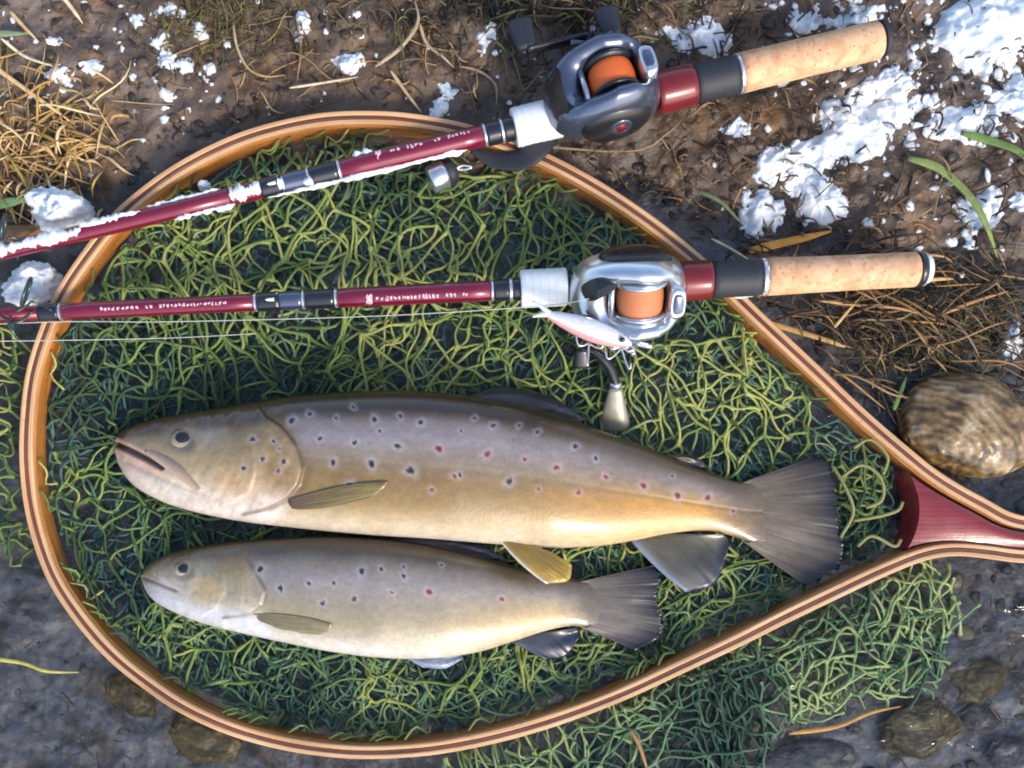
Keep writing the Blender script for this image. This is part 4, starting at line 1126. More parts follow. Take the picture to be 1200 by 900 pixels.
# ---- upper rod
FU = Frame((0, 296), (1040, 44), 0.0258, 0.0300)
rodU = empty("fishing_rod", "snow-dusted red rod with dark reel and orange line at the top of the net", "fishing rod", "two rods resting on the net hoop")
rod_piece(FU, "blank", -900, 270, 4.5, 10.2, M["blank"], rodU, n=20)
build_rod(FU, rodU, [
    ("thread_wrap", 306, 330, 11.2, 11.2, "black"), ("thread_wrap", 330, 360, 10.8, 10.8, "gunmetal"), ("trim_ring", 360, 364, 11.3, 11.3, "silver_ring"),
    ("blank", 270, 306, 10.4, 10.6, "blank"),
    ("thread_wrap", 364, 396, 11.4, 11.6, "black"), ("trim_ring", 396, 400, 11.8, 11.8, "silver_ring"),
    ("butt_section", 400, 566, 11.4, 12.2, "blank"), ("trim_ring", 566, 570, 12.9, 12.9, "silver_ring"),
    ("winding_check", 570, 586, 13.0, 13.2, "black"), ("trim_ring", 586, 590, 13.6, 13.6, "silver_ring"), ("winding_check", 590, 602, 13.4, 13.8, "black"),
    ("fore_grip", 602, 656, 21.5, 22.0, "white_grip", dict(n=14)),
    ("reel_seat", 656, 775, 16, 17, "dark"), ("seat_sleeve", 768, 813, 23.0, 22.0, "red_seat", dict(belly=0.03)),
    ("rear_sleeve", 813, 862, 21.5, 21.5, "foam", dict(bev=0.001)), ("trim_ring", 862, 867, 22.0, 22.0, "silver_ring"),
    ("cork_grip", 867, 1030, 21.8, 21.0, "cork", dict(n=24, belly=-0.02, bev=0.0012)), ("butt_cap", 1030, 1040, 20.8, 18.5, "foam", dict(bev=0.001))])
for k in range(6):
    q = 606 + k * 8.4; rod_piece(FU, "grip_ring", q, q + 3.4, 22.0, 22.0, M["white_grip"], rodU, bev=0.00025, n=3)
scribble(FU, 440, 552, 11.8, rodU, "lettering", 8, True, -0.35)
badge(FU, 322, 11.2, rodU)
guide(FU, 20, 0.0095, rodU, -1)
reel(FU, 704, rodU, M["gunmetal"], M["line_orange"], -1, True, True, roll=math.radians(16))

# ------------------------------------------------------------------ lure, weight, shadow stand-in
lure = empty("fishing_lure", "slim white and pink minnow lure hooked beside the silver reel", "lure")
A = P(638, 367, .058); B = P(740, 404, .056)
ax = (B - A) / np.linalg.norm(B - A); ay = np.cross([0, 0, 1.0], ax); L = np.linalg.norm(B - A)
n = 40; t = np.linspace(0, 1, n); v = []; colr = []
for q in t:
    r = 0.0078 * (math.sin(math.pi * min(1, q * 0.93 + 0.05)) ** 0.7) * (0.62 + 0.38 * q) 
    for a in np.arange(24) / 24 * 2 * math.pi:
        p = A + ax * L * q + ay * r * math.cos(a) * 0.95 + np.array([0, 0, 1]) * r * 0.8 * math.sin(a); v.append(p)
        k = math.cos(a)
        colr.append(srgb(216, 216, 220) if k > -0.62 else srgb(210, 150, 152))
M["lure"] = vcol("lure_paint", 0.25, 0.5, 0.6, 900, 0.2, 1600, 0.2)
fc = grid_faces(n, 24, close_v=True).tolist() + [list(range(24)), [(n - 1) * 24 + k for k in range(24)][::-1]]
obj("lure_body", np.array(v), fc, M["lure"], lure, True, np.array(colr))
for sg in (-1, 1):
    pts = cr([P(644, 368, .058), P(634, 367 + sg * 5 - 3, .058), P(624, 366 + sg * 9 - 4, .057)], 10)
    vv_, f_ = tube(pts, np.linspace(0.0018, 0.0006, 10), 8); obj("tail_blade", vv_, f_, M["white_grip"], lure)
vv_, f_ = ICO[3]
e = obj("eye", vv_ * 0.0016 + (B - ax * 0.006 + np.array([0, 0, 0.0038])), f_, M["pupil"], lure)
def treble(px, py, z, parent, ang):
    G = Geo(); c = P(px, py, z)
    for k in range(3):
        a = ang + k * 2.1
        d = np.array([math.cos(a), math.sin(a), 0.25])
        pts = cr([c, c + d * 0.004 + [0, -0.004, 0], c + d * 0.0075 + [0, -0.0055, 0], c + d * 0.009 + [0, -0.001, 0]], 14)
        v, f = tube(pts, 0.00055, 6); G.add(v, f)
    G.build("treble_hook", M["silver_ring"], parent)
treble(690, 402, .050, lure, 0.4); treble(728, 408, .051, lure, 1.1)
vv_, f_ = tube(cr([P(736, 403, .051), P(742, 408, .051), P(737, 412, .051), P(732, 408, .051), P(736, 403, .051)], 24), 0.0005, 6)
obj("split_ring", vv_, f_, M["silver_ring"], lure)

wt = empty("lure_weight", "small silver and black barrel weight lying on the net below the upper rod", "weight")
def barrel(p0, p1, prof, mat, name):
    d = p1 - p0; Ln = np.linalg.norm(d); x = d / Ln; y = np.cross(x, [0, 0, 1.0]); y /= np.linalg.norm(y); z = np.cross(y, x)
    v, f = lathe([(a * Ln, r) for a, r in prof], None, 28)
    return obj(name, p0 + v[:, :1] * x + v[:, 1:2] * y + v[:, 2:3] * z, f, mat, wt)
b0 = P(503, 212, .019); b1 = P(523, 203, .0185); b2 = P(535, 197, .0185)
barrel(b0, b1, [(0, 0.003), (0.04, 0.0072), (0.12, 0.0078), (0.85, 0.0078), (0.95, 0.0074), (1, 0.0066)], M["chrome"], "barrel")
barrel(b1, b2, [(0, 0.0066), (0.15, 0.0072), (0.8, 0.0066), (1, 0.0030)], M["foam"], "end_collar")
vv_, f_ = tube(cr([P(534, 198, .0185), P(542, 194, .019), P(553, 196, .019), P(543, 199, .018), P(534, 198, .0185)], 24), 0.0007, 6)
obj("eyelet", vv_, f_, M["silver_ring"], wt)

shadow_standin = empty("dark_shadow_band", "added dark band standing in for the shadow over the net rim beneath the upper white grip", "shadow_standin")  # added dark band, stands in for the shadow lying across the rim
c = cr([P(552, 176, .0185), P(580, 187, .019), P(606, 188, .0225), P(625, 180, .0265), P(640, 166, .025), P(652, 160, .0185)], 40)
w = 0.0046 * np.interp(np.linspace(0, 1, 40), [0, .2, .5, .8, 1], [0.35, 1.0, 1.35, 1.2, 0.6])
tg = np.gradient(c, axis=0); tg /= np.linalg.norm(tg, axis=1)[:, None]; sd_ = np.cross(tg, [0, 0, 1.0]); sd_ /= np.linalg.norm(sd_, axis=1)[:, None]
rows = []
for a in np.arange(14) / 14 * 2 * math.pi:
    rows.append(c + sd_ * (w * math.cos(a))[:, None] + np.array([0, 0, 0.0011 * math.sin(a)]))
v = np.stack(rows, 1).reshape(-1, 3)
obj("shadow_sheet", v, grid_faces(40, 14, close_v=True).tolist() + [list(range(14)), [39 * 14 + k for k in range(14)][::-1]], M["foam"], shadow_standin)

# ------------------------------------------------------------------ snow
def blob(cx, cy, rx, ry, h, ang=0.0, seed=0, sub=4, ragged=0.35, z=None, flat=0.35):
    """uneven lump: half-sunk ellipsoid, sizes in photo pixels, h in mm"""
    v, f = ICO[sub]
    r = 1 + ragged * fbm(v[:, 0] * 1.7 + seed * 3.1, v[:, 1] * 1.7, v[:, 2] * 1.7, 3, seed) + 0.5 * ragged * fbm(v[:, 0] * 6 + seed, v[:, 1] * 6, v[:, 2] * 6, 3, seed + 5)
    p = v * r[:, None]
    p[:, 2] = np.where(p[:, 2] < 0, p[:, 2] * flat, p[:, 2])
    a = math.radians(-ang); ca, sa = math.cos(a), math.sin(a)
    x = p[:, 0] * rx * S; y = p[:, 1] * ry * S
    x, y = x * ca - y * sa, x * sa + y * ca
    g0 = P(cx, cy, 0.006)
    zz = p[:, 2] * h * 0.001
    X = g0[0] + x; Y = g0[1] + y
    base = gz(X, Y) if z is None else np.full(len(X), z)
    base = np.maximum(base, 0.0)
    zz = zz + base + 0.0006 + 0.0012 * fbm(X * 260, Y * 260, zz * 260, 3, seed + 9)
    return np.stack([X, Y, zz], 1), f

SNOW = [
    (1172, 34, 78, 44, 16, -8, 6, "broad bright snow patch in the upper right corner"),
    (1010, 150, 72, 30, 13, -24, 6, "long bright snow patch below the tip of the upper cork handle"),
    (1040, 98, 46, 14, 9, -24, 5, "bluish snow strip directly under the end of the upper cork handle"),
    (905, 188, 19, 24, 9, 20, 5, "upper of two snow lumps between the two cork handles"),
    (899, 246, 27, 26, 11, 30, 5, "lowest white snow lump between the two cork handles"),
    (968, 235, 31, 24, 10, 10, 5, "rounded snow lump right of the two lumps between the handles"),
    (868, 152, 15, 11, 7, 0, 4, "small snow lump just below the black sleeve of the upper rod"),
    (1128, 148, 36, 19, 9, -12, 5, "flat snow patch right of the long bright patch"),
    (1192, 116, 20, 30, 9, 60, 5, "snow patch at the right edge below the corner patch"),
    (1148, 248, 22, 30, 9, 15, 5, "snow lump beside the long green blade at right"),
    (820, 46, 36, 18, 9, 5, 5, "grey snow lump above the black sleeve of the upper rod"),
    (950, 22, 22, 12, 7, 0, 4, "small snow lump above the middle of the upper cork handle"),
    (1010, 25, 26, 20, 6, 30, 4, "thin snow patch above the end of the upper cork handle"),
    (935, 205, 13, 16, 7, 0, 4, "small snow lump wedged between two bigger lumps below upper handle"),
    (1194, 398, 12, 18, 7, 0, 4, "snow lump at the right edge above the round stone"),
    (1196, 235, 10, 14, 6, 0, 4, "small snow lump at the right edge beside the snow by the green blade"),
    (108, 80, 10, 10, 8, 0, 4, "round white snow crumb at the end of a pale straw, top left"),
    (74, 92, 17, 9, 6, 15, 4, "flat bluish snow fleck left of the round snow crumb"),
    (64, 48, 8, 5, 4, 0, 3, "small snow fleck above the bluish fleck at top left"),
    (193, 70, 10, 11, 8, 0, 4, "brightest snow crumb of the row in the upper left mud"),
    (215, 73, 7, 8, 6, 0, 3, "snow crumb just right of the brightest crumb in the mud"),
    (193, 107, 8, 7, 5, 0, 3, "snow crumb below the row of crumbs in the upper left mud"),
    (244, 77, 7, 6, 5, 0, 3, "rightmost small snow crumb of the row in the upper left mud"),
    (199, 11, 16, 10, 7, 0, 4, "snow lump at the top edge above the row of crumbs"),
    (233, 33, 8, 8, 5, 0, 3, "small snow crumb right below the lump at the top edge"),
    (160, 28, 8, 7, 5, 0, 3, "small snow crumb left of the lump at the top edge"),
    (188, 45, 10, 12, 4, 0, 4, "thin grey snow fleck between the top edge lump and the crumb row"),
    (353, 24, 8, 17, 6, 8, 4, "upright snow sliver at the top edge between roots"),
    (409, 69, 15, 12, 6, 0, 4, "grey snow lump on the mud above the top of the hoop"),
    (572, 38, 8, 23, 6, 30, 4, "slanted icy snow sliver left of the dark reel"),
    (526, 105, 9, 9, 6, 0, 4, "upper of two icy snow bits touching above the hoop"),
    (517, 124, 8, 14, 6, 20, 4, "lower of two icy snow bits touching above the hoop"),
    (75, 250, 34, 27, 26, -10, 5, "big white snow lump behind the upper rod at left"),
    (34, 334, 32, 24, 16, -25, 5, "snow lump at the left edge between the two rods"),
]
def snow_patch(cx, cy, rx, ry, h, ang, seed):
    """melting patch: a bumpy height field with a ragged rim that dips into the mud"""
    rx_, ry_ = rx * S, ry * S; Rm = max(rx_, ry_) * 1.55; step = max(0.0005, Rm / 90)
    u = np.arange(-Rm, Rm + step, step); U, V_ = np.meshgrid(u, u, indexing='ij')
    g0 = P(cx, cy, 0.008); a = math.radians(ang)
    X = g0[0] + U; Y = g0[1] + V_
    lx = U * math.cos(a) - V_ * math.sin(a); ly = U * math.sin(a) + V_ * math.cos(a)
    d = np.hypot(lx / rx_, ly / ry_)
    k = 1.0 / max(min(rx_, ry_), 0.006)
    d = d + 0.75 * fbm(X * k * 1.1 + seed, Y * k * 1.1, 0, 3, seed) + 0.30 * fbm(X * k * 4, Y * k * 4, 0, 3, seed + 2)
    hh = h * 0.00085 * np.clip(1 - d, 0, 1) ** 0.7 * (0.75 + 0.5 * fbm(X * 70, Y * 70, 0, 3, seed + 4))
    hh = hh + np.where(d < 1, 0.0010 * fbm(X * 300, Y * 300, 0, 3, seed + 6) * np.clip((1 - d) * 5, 0, 1), -0.003 * np.clip((d - 1) * 6, 0, 1))
    Z = np.maximum(gz(X, Y), 0.0) + hh
    F = grid_faces(len(u), len(u)); inn = (d < 1.0).ravel()
    F = F[inn[F].any(axis=1)]
    used = np.unique(F); mp = np.full(X.size, -1); mp[used] = np.arange(len(used))
    return np.stack([X, Y, Z], -1).reshape(-1, 3)[used], mp[F].astype(np.int32)
for k, (cx, cy, rx, ry, h, ang, sub, lab) in enumerate(SNOW):
    v, f = snow_patch(cx, cy, rx * 1.08, ry * 1.08, h, ang, k + 3) if cx > 90 or cy < 200 else blob(cx, cy, rx, ry, h, ang, k + 3, 5, 0.4)
    tag(obj("snow_lump", v, f, M["snow"]), lab, "snow", "old snow lumps on the mud")
# lump squeezed between the lower handle and the hoop
v, f = blob(868, 345, 24, 8, 5, -14, 90, 4, 0.3, z=HT - 0.001)
tag(obj("snow_lump", v, f, M["snow"]), "small snow lump on the net hoop under the lower black sleeve", "snow", "old snow lumps on the mud")
# crusts clinging to the upper rod
def crust(path, r, seed, name, lab, n=90):
    c = cr(path, n); s = np.linspace(0, 1, n)
    rg = np.random.default_rng(seed)
    rad = r * (0.55 + 0.55 * (fbm(s * n * 0.22, s * 0, 0, 3, seed) + 0.5)); rad = np.clip(rad, r * 0.12, None)
    rad = rad * np.minimum(1, 8 * np.minimum(s, 1 - s) + 0.1)
    v, f = tube(c, rad, 14)
    v = v + np.stack([0.0011 * fbm(v[:, 0] * 320 + k * 9, v[:, 1] * 320, v[:, 2] * 320, 2, seed + k) for k in range(3)], 1)
    return tag(obj(name, v, f, M["snow"]), lab, "snow", "snow crusted on the upper rod")
def rodpath(F, a, b, off, n=10, r=0.005, lift=0.0):
    return [F(np.array([[F.s(q), r * math.sin(off), r * math.cos(off)]]))[0] + np.array([0, 0, lift]) for q in np.linspace(a, b, n)]
crust(rodpath(FU, 312, 556, 1.45, 12, 0.0058), 0.0019, 201, "snow_crust", "thin white snow line along the lower side of the upper rod")
crust(rodpath(FU, 200, 275, 1.35, 6, 0.0052), 0.0017, 202, "snow_crust", "snow streak along the lower side of the upper rod near the hoop")
crust(rodpath(FU, 268, 310, 0.1, 5, 0.0042), 0.0040, 203, "snow_crust", "thick white snow sleeve around the upper rod left of its black wrap")
crust(rodpath(FU, 95, 168, -0.6, 6, 0.0045), 0.0024, 204, "snow_crust", "snow clinging to the upper rod where it crosses the hoop")
crust(rodpath(FU, -10, 105, 0.0, 8, 0.0036), 0.0036, 205, "snow_crust", "thick snow on the upper rod at the left edge")
crust(rodpath(FU, 175, 262, -1.2, 6, 0.0054), 0.0012, 206, "snow_crust", "fine snow line along the upper side of the upper rod")
crust(rodpath(FU, 326, 334, 0.2, 3, 0.0055), 0.0030, 207, "snow_crust", "snow dab on the black wrap of the upper rod", 30)
crust(rodpath(FU, 356, 366, 0.6, 3, 0.0058), 0.0024, 208, "snow_crust", "snow dab on the silver ring of the upper rod", 30)
crust(rodpath(FU, 415, 440, -1.2, 4, 0.0060), 0.0018, 209, "snow_crust", "snow dab on the upper side of the upper rod beside its lettering", 30)
v, f = blob(246, 226, 7, 6, 6, 0, 91, 4, 0.3, z=0.018); tag(obj("snow_lump", v, f, M["snow"]), "tiny snow crumb on the net just above the upper rod", "snow", "old snow lumps on the mud")

# loose crumbs
def crumbs(n, sampler, rmin, rmax, seed):
    rg = np.random.default_rng(seed); V = []; Fs = []; off = 0; v0, f0 = ICO[2]
    for k in range(n):
        px, py = sampler(rg); r = rmin * (rmax / rmin) ** rg.random() 
        a = 1 + 0.75 * fbm(v0[:, 0] * 2.2 + k, v0[:, 1] * 2.2, v0[:, 2] * 2.2, 2, k % 50)
        p = v0 * a[:, None] * r * rg.uniform(0.5, 1.5, 3) * np.array([1, 1, 0.5])
        g = P(px, py, 0.004); z = float(gz(g[0], g[1])); z = max(z, 0.0)
        V.append(p + np.array([g[0], g[1], z + r * 0.25])); Fs.append(f0 + off); off += len(v0)
    return np.concatenate(V), np.concatenate(Fs)
hoopx = np.array([p[0] for p in HOOP_PX])
def samp_right(rg):
    while True:
        px = rg.normal(1060, 110); py = abs(rg.normal(120, 95))
        if inside(HOOP_PX, np.array([px]), np.array([py]))[0] or dist_poly(HOOP_PX, np.array([px]), np.array([py]))[0] < 14: continue
        if 780 < px < 1330 and py < 400: return px, py
v, f = crumbs(280, samp_right, 0.0006, 0.0030, 301)
tag(obj("snow_crumbs", v, f, M["snow"]), "loose snow crumbs among the debris at upper right", "snow crumbs", kind="stuff")
def samp_left(rg):
    while True:
        px = rg.uniform(0, 760); py = rg.uniform(0, 230) ** 1.0
        if rg.random() > 0.35 and not (130 < px < 270 and py < 130) and not (560 < px < 760 and py < 60): continue
        if inside(HOOP_PX, np.array([px]), np.array([py]))[0] or dist_poly(HOOP_PX, np.array([px]), np.array([py]))[0] < 12: continue
        return px, py
v, f = crumbs(110, samp_left, 0.0006, 0.0020, 302)
tag(obj("snow_crumbs", v, f, M["snow"]), "scattered fine snow crumbs on the upper left mud", "snow crumbs", kind="stuff")

# ------------------------------------------------------------------ straw, roots and grass
def fibres(n, sampler, lmin, lmax, wmin, wmax, pal, seed, curl=0.5, lift=0.004, dirf=None, tubes=False):
    rg = np.random.default_rng(seed); K = 9; V = []; C = []
    pal = np.asarray(pal)
    cnt = 0
    for k in range(n):
        px, py = sampler(rg); L = lmin * (lmax / lmin) ** rg.random(); w = rg.uniform(wmin, wmax) / 2
        a = dirf(px, py, rg) if dirf else rg.uniform(0, 2 * math.pi)
        t = np.linspace(0, 1, K); th = a + curl * rg.normal() * t + curl * 0.8 * rg.normal() * np.sin(t * math.pi * 1.5)
        g = P(px, py, 0.008)
        x = g[0] + np.r_[0, np.cumsum(np.cos(th[:-1]))] * L / (K - 1); y = g[1] + np.r_[0, np.cumsum(np.sin(th[:-1]))] * L / (K - 1)
        z = np.maximum(gz(x, y), 0.0)
        z = np.convolve(np.pad(z, 2, mode='edge'), np.ones(5) / 5, 'valid') + w * 0.7 + 0.0006 + lift * abs(rg.normal()) * (np.sin(t * math.pi) * 0.6 + t * rg.random() * 0.6)
        qx, qy = proj(x, y, z)
        dd = dist_poly(HOOP_PX, qx, qy, True); ins = inside(HOOP_PX, qx, qy)
        if (ins | (dd < 13)).any() and not tubes == 'any':
            continue
        p = np.stack([x, y, z], 1)
        v, _ = tube(p, w * np.interp(t, [0, 0.1, 0.7, 1], [0.6, 1, 0.85, 0.15]), 4, cap=False)
        V.append(v.reshape(K, 4, 3)); c = pal[rg.integers(len(pal))] * rg.uniform(0.75, 1.2); C.append(np.broadcast_to(c, (K * 4, 3))); cnt += 1
    V = np.array(V); f = grid_faces(K, 4, close_v=True)
    F = (f[None] + (np.arange(cnt) * K * 4)[:, None, None]).reshape(-1, 4).astype(np.int32)
    return V.reshape(-1, 3), F, np.concatenate(C)

STRAW = [srgb(196, 164, 112), srgb(168, 132, 84), srgb(214, 190, 146), srgb(140, 106, 66), srgb(180, 146, 80)]
ROOT = [srgb(92, 70, 50), srgb(66, 50, 36), srgb(124, 98, 70), srgb(146, 122, 92), srgb(54, 44, 34)]
DARK = [srgb(50, 42, 34), srgb(70, 58, 44), srgb(40, 36, 32), srgb(96, 78, 56)]
def box(x0, y0, x1, y1): return lambda rg: (rg.uniform(x0, x1), rg.uniform(y0, y1))
def near(cx, cy, sx, sy): return lambda rg: (rg.normal(cx, sx), rg.normal(cy, sy))
def stuff(name, data, lab, cat):
    v, f, c = data; tag(obj(name, v, f, M["straw"], None, True, c), lab, cat, kind="stuff")
stuff("straw_litter", fibres(260, near(30, 170, 48, 45), 0.008, 0.045, 0.0005, 0.0022, STRAW, 401, 0.35, 0.007, lambda x, y, r: r.normal(-0.5, 1.1)), "matted golden straw beside the upper left of the hoop", "straw")
stuff("root_litter", fibres(150, box(200, -30, 720, 150), 0.010, 0.05, 0.0004, 0.0011, ROOT + STRAW[:2], 402, 0.6, 0.004), "thin dry roots scattered on the mud above the hoop", "roots")
stuff("debris_litter", fibres(1700, box(700, 0, 1330, 470), 0.003, 0.022, 0.0004, 0.0016, ROOT + DARK + STRAW[3:4], 403, 0.4, 0.006), "brown plant debris on the bank right of the hoop", "debris")
stuff("mud_litter", fibres(800, box(-60, -40, 760, 260), 0.002, 0.010, 0.0005, 0.0016, DARK + ROOT, 404, 0.6, 0.002), "short dark bits of litter in the upper left mud", "litter")
stuff("grass_litter", fibres(420, near(1020, 365, 110, 48), 0.012, 0.06, 0.0005, 0.0018, STRAW[1:4:2] + ROOT[:4] + DARK, 405, 0.4, 0.008, lambda x, y, r: r.normal(-0.35, 0.5)), "dry grass stems below the lower cork handle", "dry grass")
stuff("moss_tufts", fibres(380, near(265, 15, 55, 26), 0.004, 0.020, 0.0004, 0.0010, [srgb(92, 88, 52), srgb(72, 70, 44), srgb(120, 110, 64), srgb(84, 66, 44)], 406, 0.45, 0.006), "olive moss tuft at the top edge", "moss")
stuff("moss_tufts", fibres(420, near(1100, 385, 70, 26), 0.005, 0.022, 0.0004, 0.0010, [srgb(74, 76, 46), srgb(58, 60, 40), srgb(100, 98, 56)], 407, 0.45, 0.005), "dark olive moss above the round stone at right", "moss")
stuff("debris_litter", fibres(420, near(650, 12, 120, 22), 0.006, 0.03, 0.0006, 0.0016, DARK + [srgb(110, 110, 66), srgb(90, 84, 56)], 408, 0.45, 0.006), "dark grassy litter at the top edge above the dark reel", "debris")
stuff("stream_litter", fibres(130, box(-60, 640, 240, 960), 0.002, 0.014, 0.0004, 0.0010, DARK, 409, 0.3, 0.001), "dark plant bits in the shallow water at lower left", "litter")
stuff("stream_litter", fibres(160, box(880, 660, 1300, 960), 0.002, 0.016, 0.0004, 0.0010, DARK, 410, 0.3, 0.001), "dark plant bits in the shallow water at lower right", "litter")

def stem(pts, w, col, name, lab, cat, group, flat=0.45, K=26):
    """one straw or blade, points (px, py, mm above ground)"""
    q = []
    for px, py, h in pts:
        g = P(px, py, 0.008); q.append((g[0], g[1], max(float(gz(g[0], g[1])), 0) + h * 0.001 + 0.001))
    c = cr(q, K); t = np.linspace(0, 1, K)
    v, f = tube(c, w / 2 * np.interp(t, [0, 0.15, 0.7, 1], [0.55, 1, 0.8, 0.18]), 8)
    v = v.reshape(K, 8, 3); v[..., 2] = c[:, None, 2] + (v[..., 2] - c[:, None, 2]) * flat
    cc = np.broadcast_to(col, (K * 8, 3)) * (0.9 + 0.2 * np.repeat(np.sin(t * 9) * 0.5 + 0.5, 8))[:, None]
    return tag(obj(name, v.reshape(-1, 3), f, M["straw"], None, True, cc), lab, cat, group)
TAN, PALE, GRN, ORG = srgb(206, 172, 122), srgb(216, 200, 168), srgb(112, 132, 82), srgb(206, 146, 62)
gS = "dry stalks lying on the bank"
stem([(-30, 60, 5), (10, 92, 5), (50, 120, 4), (90, 148, 2)], .0030, TAN, "straw_stalk", "longest tan straw slanting down from the left edge", "straw", gS)
stem([(8, 52, 6), (35, 72, 5), (70, 84, 3)], .0018, PALE, "straw_stalk", "thin pale straw above the longest tan straw at left", "straw", gS)
stem([(72, -6, 4), (86, 12, 4), (99, 30, 2)], .0026, PALE, "straw_stalk", "short pale straw at the top edge near the left corner", "straw", gS)
stem([(112, 86, 3), (124, 92, 2), (134, 99, 1)], .0016, TAN, "straw_stalk", "short straw poking from the round snow crumb", "straw", gS)
stem([(18, 20, 6), (36, 40, 6), (52, 56, 3)], .0022, TAN, "straw_stalk", "brownish straw above the grey green blade at left", "straw", gS)
stem([(275, 30, 4), (280, 60, 4), (292, 82, 4), (312, 92, 3), (335, 88, 2)], .0016, srgb(176, 146, 110), "root_strand", "curved tan root left of the upright snow sliver", "root", gS)
stem([(352, 38, 3), (352, 66, 3), (348, 95, 2)], .0014, srgb(150, 124, 96), "root_strand", "thin root hanging below the upright snow sliver", "root", gS)
stem([(440, 78, 3), (470, 58, 5), (490, 30, 6), (486, 0, 4)], .0024, srgb(178, 156, 126), "root_strand", "forked pale root rising to the top edge left of centre", "root", gS)
stem([(492, 30, 5), (500, 52, 5), (520, 70, 4), (532, 78, 2)], .0020, srgb(170, 148, 116), "root_strand", "root branch running from the forked root towards the icy bits", "root", gS)
stem([(540, 78, 4), (562, 84, 4), (580, 100, 4), (582, 124, 2)], .0016, srgb(150, 126, 96), "root_strand", "hooked thin root left of the dark reel", "root", gS)
stem([(458, 84, 3), (474, 106, 4), (494, 132, 3)], .0022, srgb(186, 160, 122), "straw_stalk", "straight straw pointing at the top of the hoop", "straw", gS)
stem([(340, 105, 3), (375, 98, 4), (420, 90, 3)], .0016, PALE, "straw_stalk", "pale straw lying level beside the grey snow lump", "straw", gS)
stem([(880, 292, 3), (915, 284, 4), (950, 276, 4), (978, 268, 2)], .0052, ORG, "leaf_strip", "orange dry leaf strip above the lower cork handle", "leaf", gS)
stem([(898, 376, 5), (930, 386, 5), (970, 398, 5), (1010, 410, 2)], .0036, srgb(178, 140, 84), "straw_stalk", "broad tan straw below the lower cork handle", "straw", gS)
stem([(960, 352, 6), (1010, 358, 7), (1060, 362, 6), (1110, 378, 3)], .0018, srgb(176, 140, 92), "straw_stalk", "thin curved straw just under the lower cork handle", "straw", gS)
stem([(978, 385, 4), (996, 362, 7), (1012, 345, 6)], .0018, srgb(196, 164, 108), "straw_stalk", "short straw crossing upward under the lower cork handle", "straw", gS)
stem([(1085, 328, 5), (1104, 326, 5), (1122, 325, 3)], .0024, srgb(196, 158, 96), "straw_stalk", "short straw touching the butt of the lower rod", "straw", gS)
stem([(1110, 366, 4), (1145, 352, 6), (1185, 340, 4)], .0022, srgb(170, 126, 84), "straw_stalk", "reddish straw right of the lower rod butt", "straw", gS)
stem([(835, 278, 4), (856, 292, 8), (880, 308, 10)], .0016, PALE, "straw_stalk", "thin pale straw leaning on the lower black sleeve", "straw", gS)
stem([(1064, 492, 4), (1076, 468, 8), (1092, 442, 6)], .0018, srgb(176, 168, 128), "straw_stalk", "pale stem standing left of the round stone", "straw", gS)
stem([(925, 860, 6), (980, 852, 6), (1020, 836, 6), (1058, 829, 4)], .0030, srgb(160, 120, 62), "straw_stalk", "ochre stem lying on the net fold at lower right", "straw", gS)
stem([(-30, 772, 1), (20, 778, 2), (50, 788, 2), (88, 790, 1)], .0026, srgb(172, 164, 84), "straw_stalk", "yellow green stem in the shallow water at lower left", "straw", gS)
stem([(738, 855, 9), (748, 872, 9), (760, 905, 5)], .0026, srgb(150, 110, 70), "straw_stalk", "brown stem on the net fold at the bottom edge", "straw", gS)
stem([(622, 170, 2), (740, 178, 4), (780, 160, 5), (800, 140, 3)], .0014, srgb(150, 130, 100), "root_strand", "thin root lying right of the hoop below the dark reel", "root", gS)
gG = "green blades on the bank"
stem([(-40, 50, 4), (0, 47, 5), (38, 44, 2)], .0048, srgb(120, 136, 104), "grass_blade", "grey green blade at the left edge near the top", "grass blade", gG, 0.2)
stem([(-40, 243, 5), (0, 238, 6), (36, 232, 3)], .0070, srgb(112, 146, 96), "grass_blade", "wide green blade at the left edge beside the big snow lump", "grass blade", gG, 0.2)
stem([(1060, 188, 6), (1095, 200, 8), (1130, 230, 9), (1152, 262, 8), (1172, 300, 4)], .0052, srgb(118, 132, 72), "grass_blade", "long arching green blade at right across the snow", "grass blade", gG, 0.2)
stem([(1120, 160, 6), (1155, 172, 8), (1185, 186, 8), (1215, 210, 4)], .0050, srgb(104, 130, 66), "grass_blade", "green blade above the long arching blade at right", "grass blade", gG, 0.2)
stem([(820, 222, 3), (845, 236, 6), (872, 262, 4)], .0026, srgb(104, 118, 78), "grass_blade", "thin green blade left of the lowest snow lump", "grass blade", gG, 0.25)
stem([(1050, 480, 4), (1056, 462, 5), (1066, 440, 3)], .0030, srgb(88, 116, 62), "grass_blade", "short green blade left of the round stone", "grass blade", gG, 0.25)
stem([(-20, 275, 4), (20, 272, 4), (60, 268, 2)], .0120, srgb(134, 100, 66), "bark_strip", "flat brown bark strip behind the big snow lump at left", "bark", gS, 0.3)

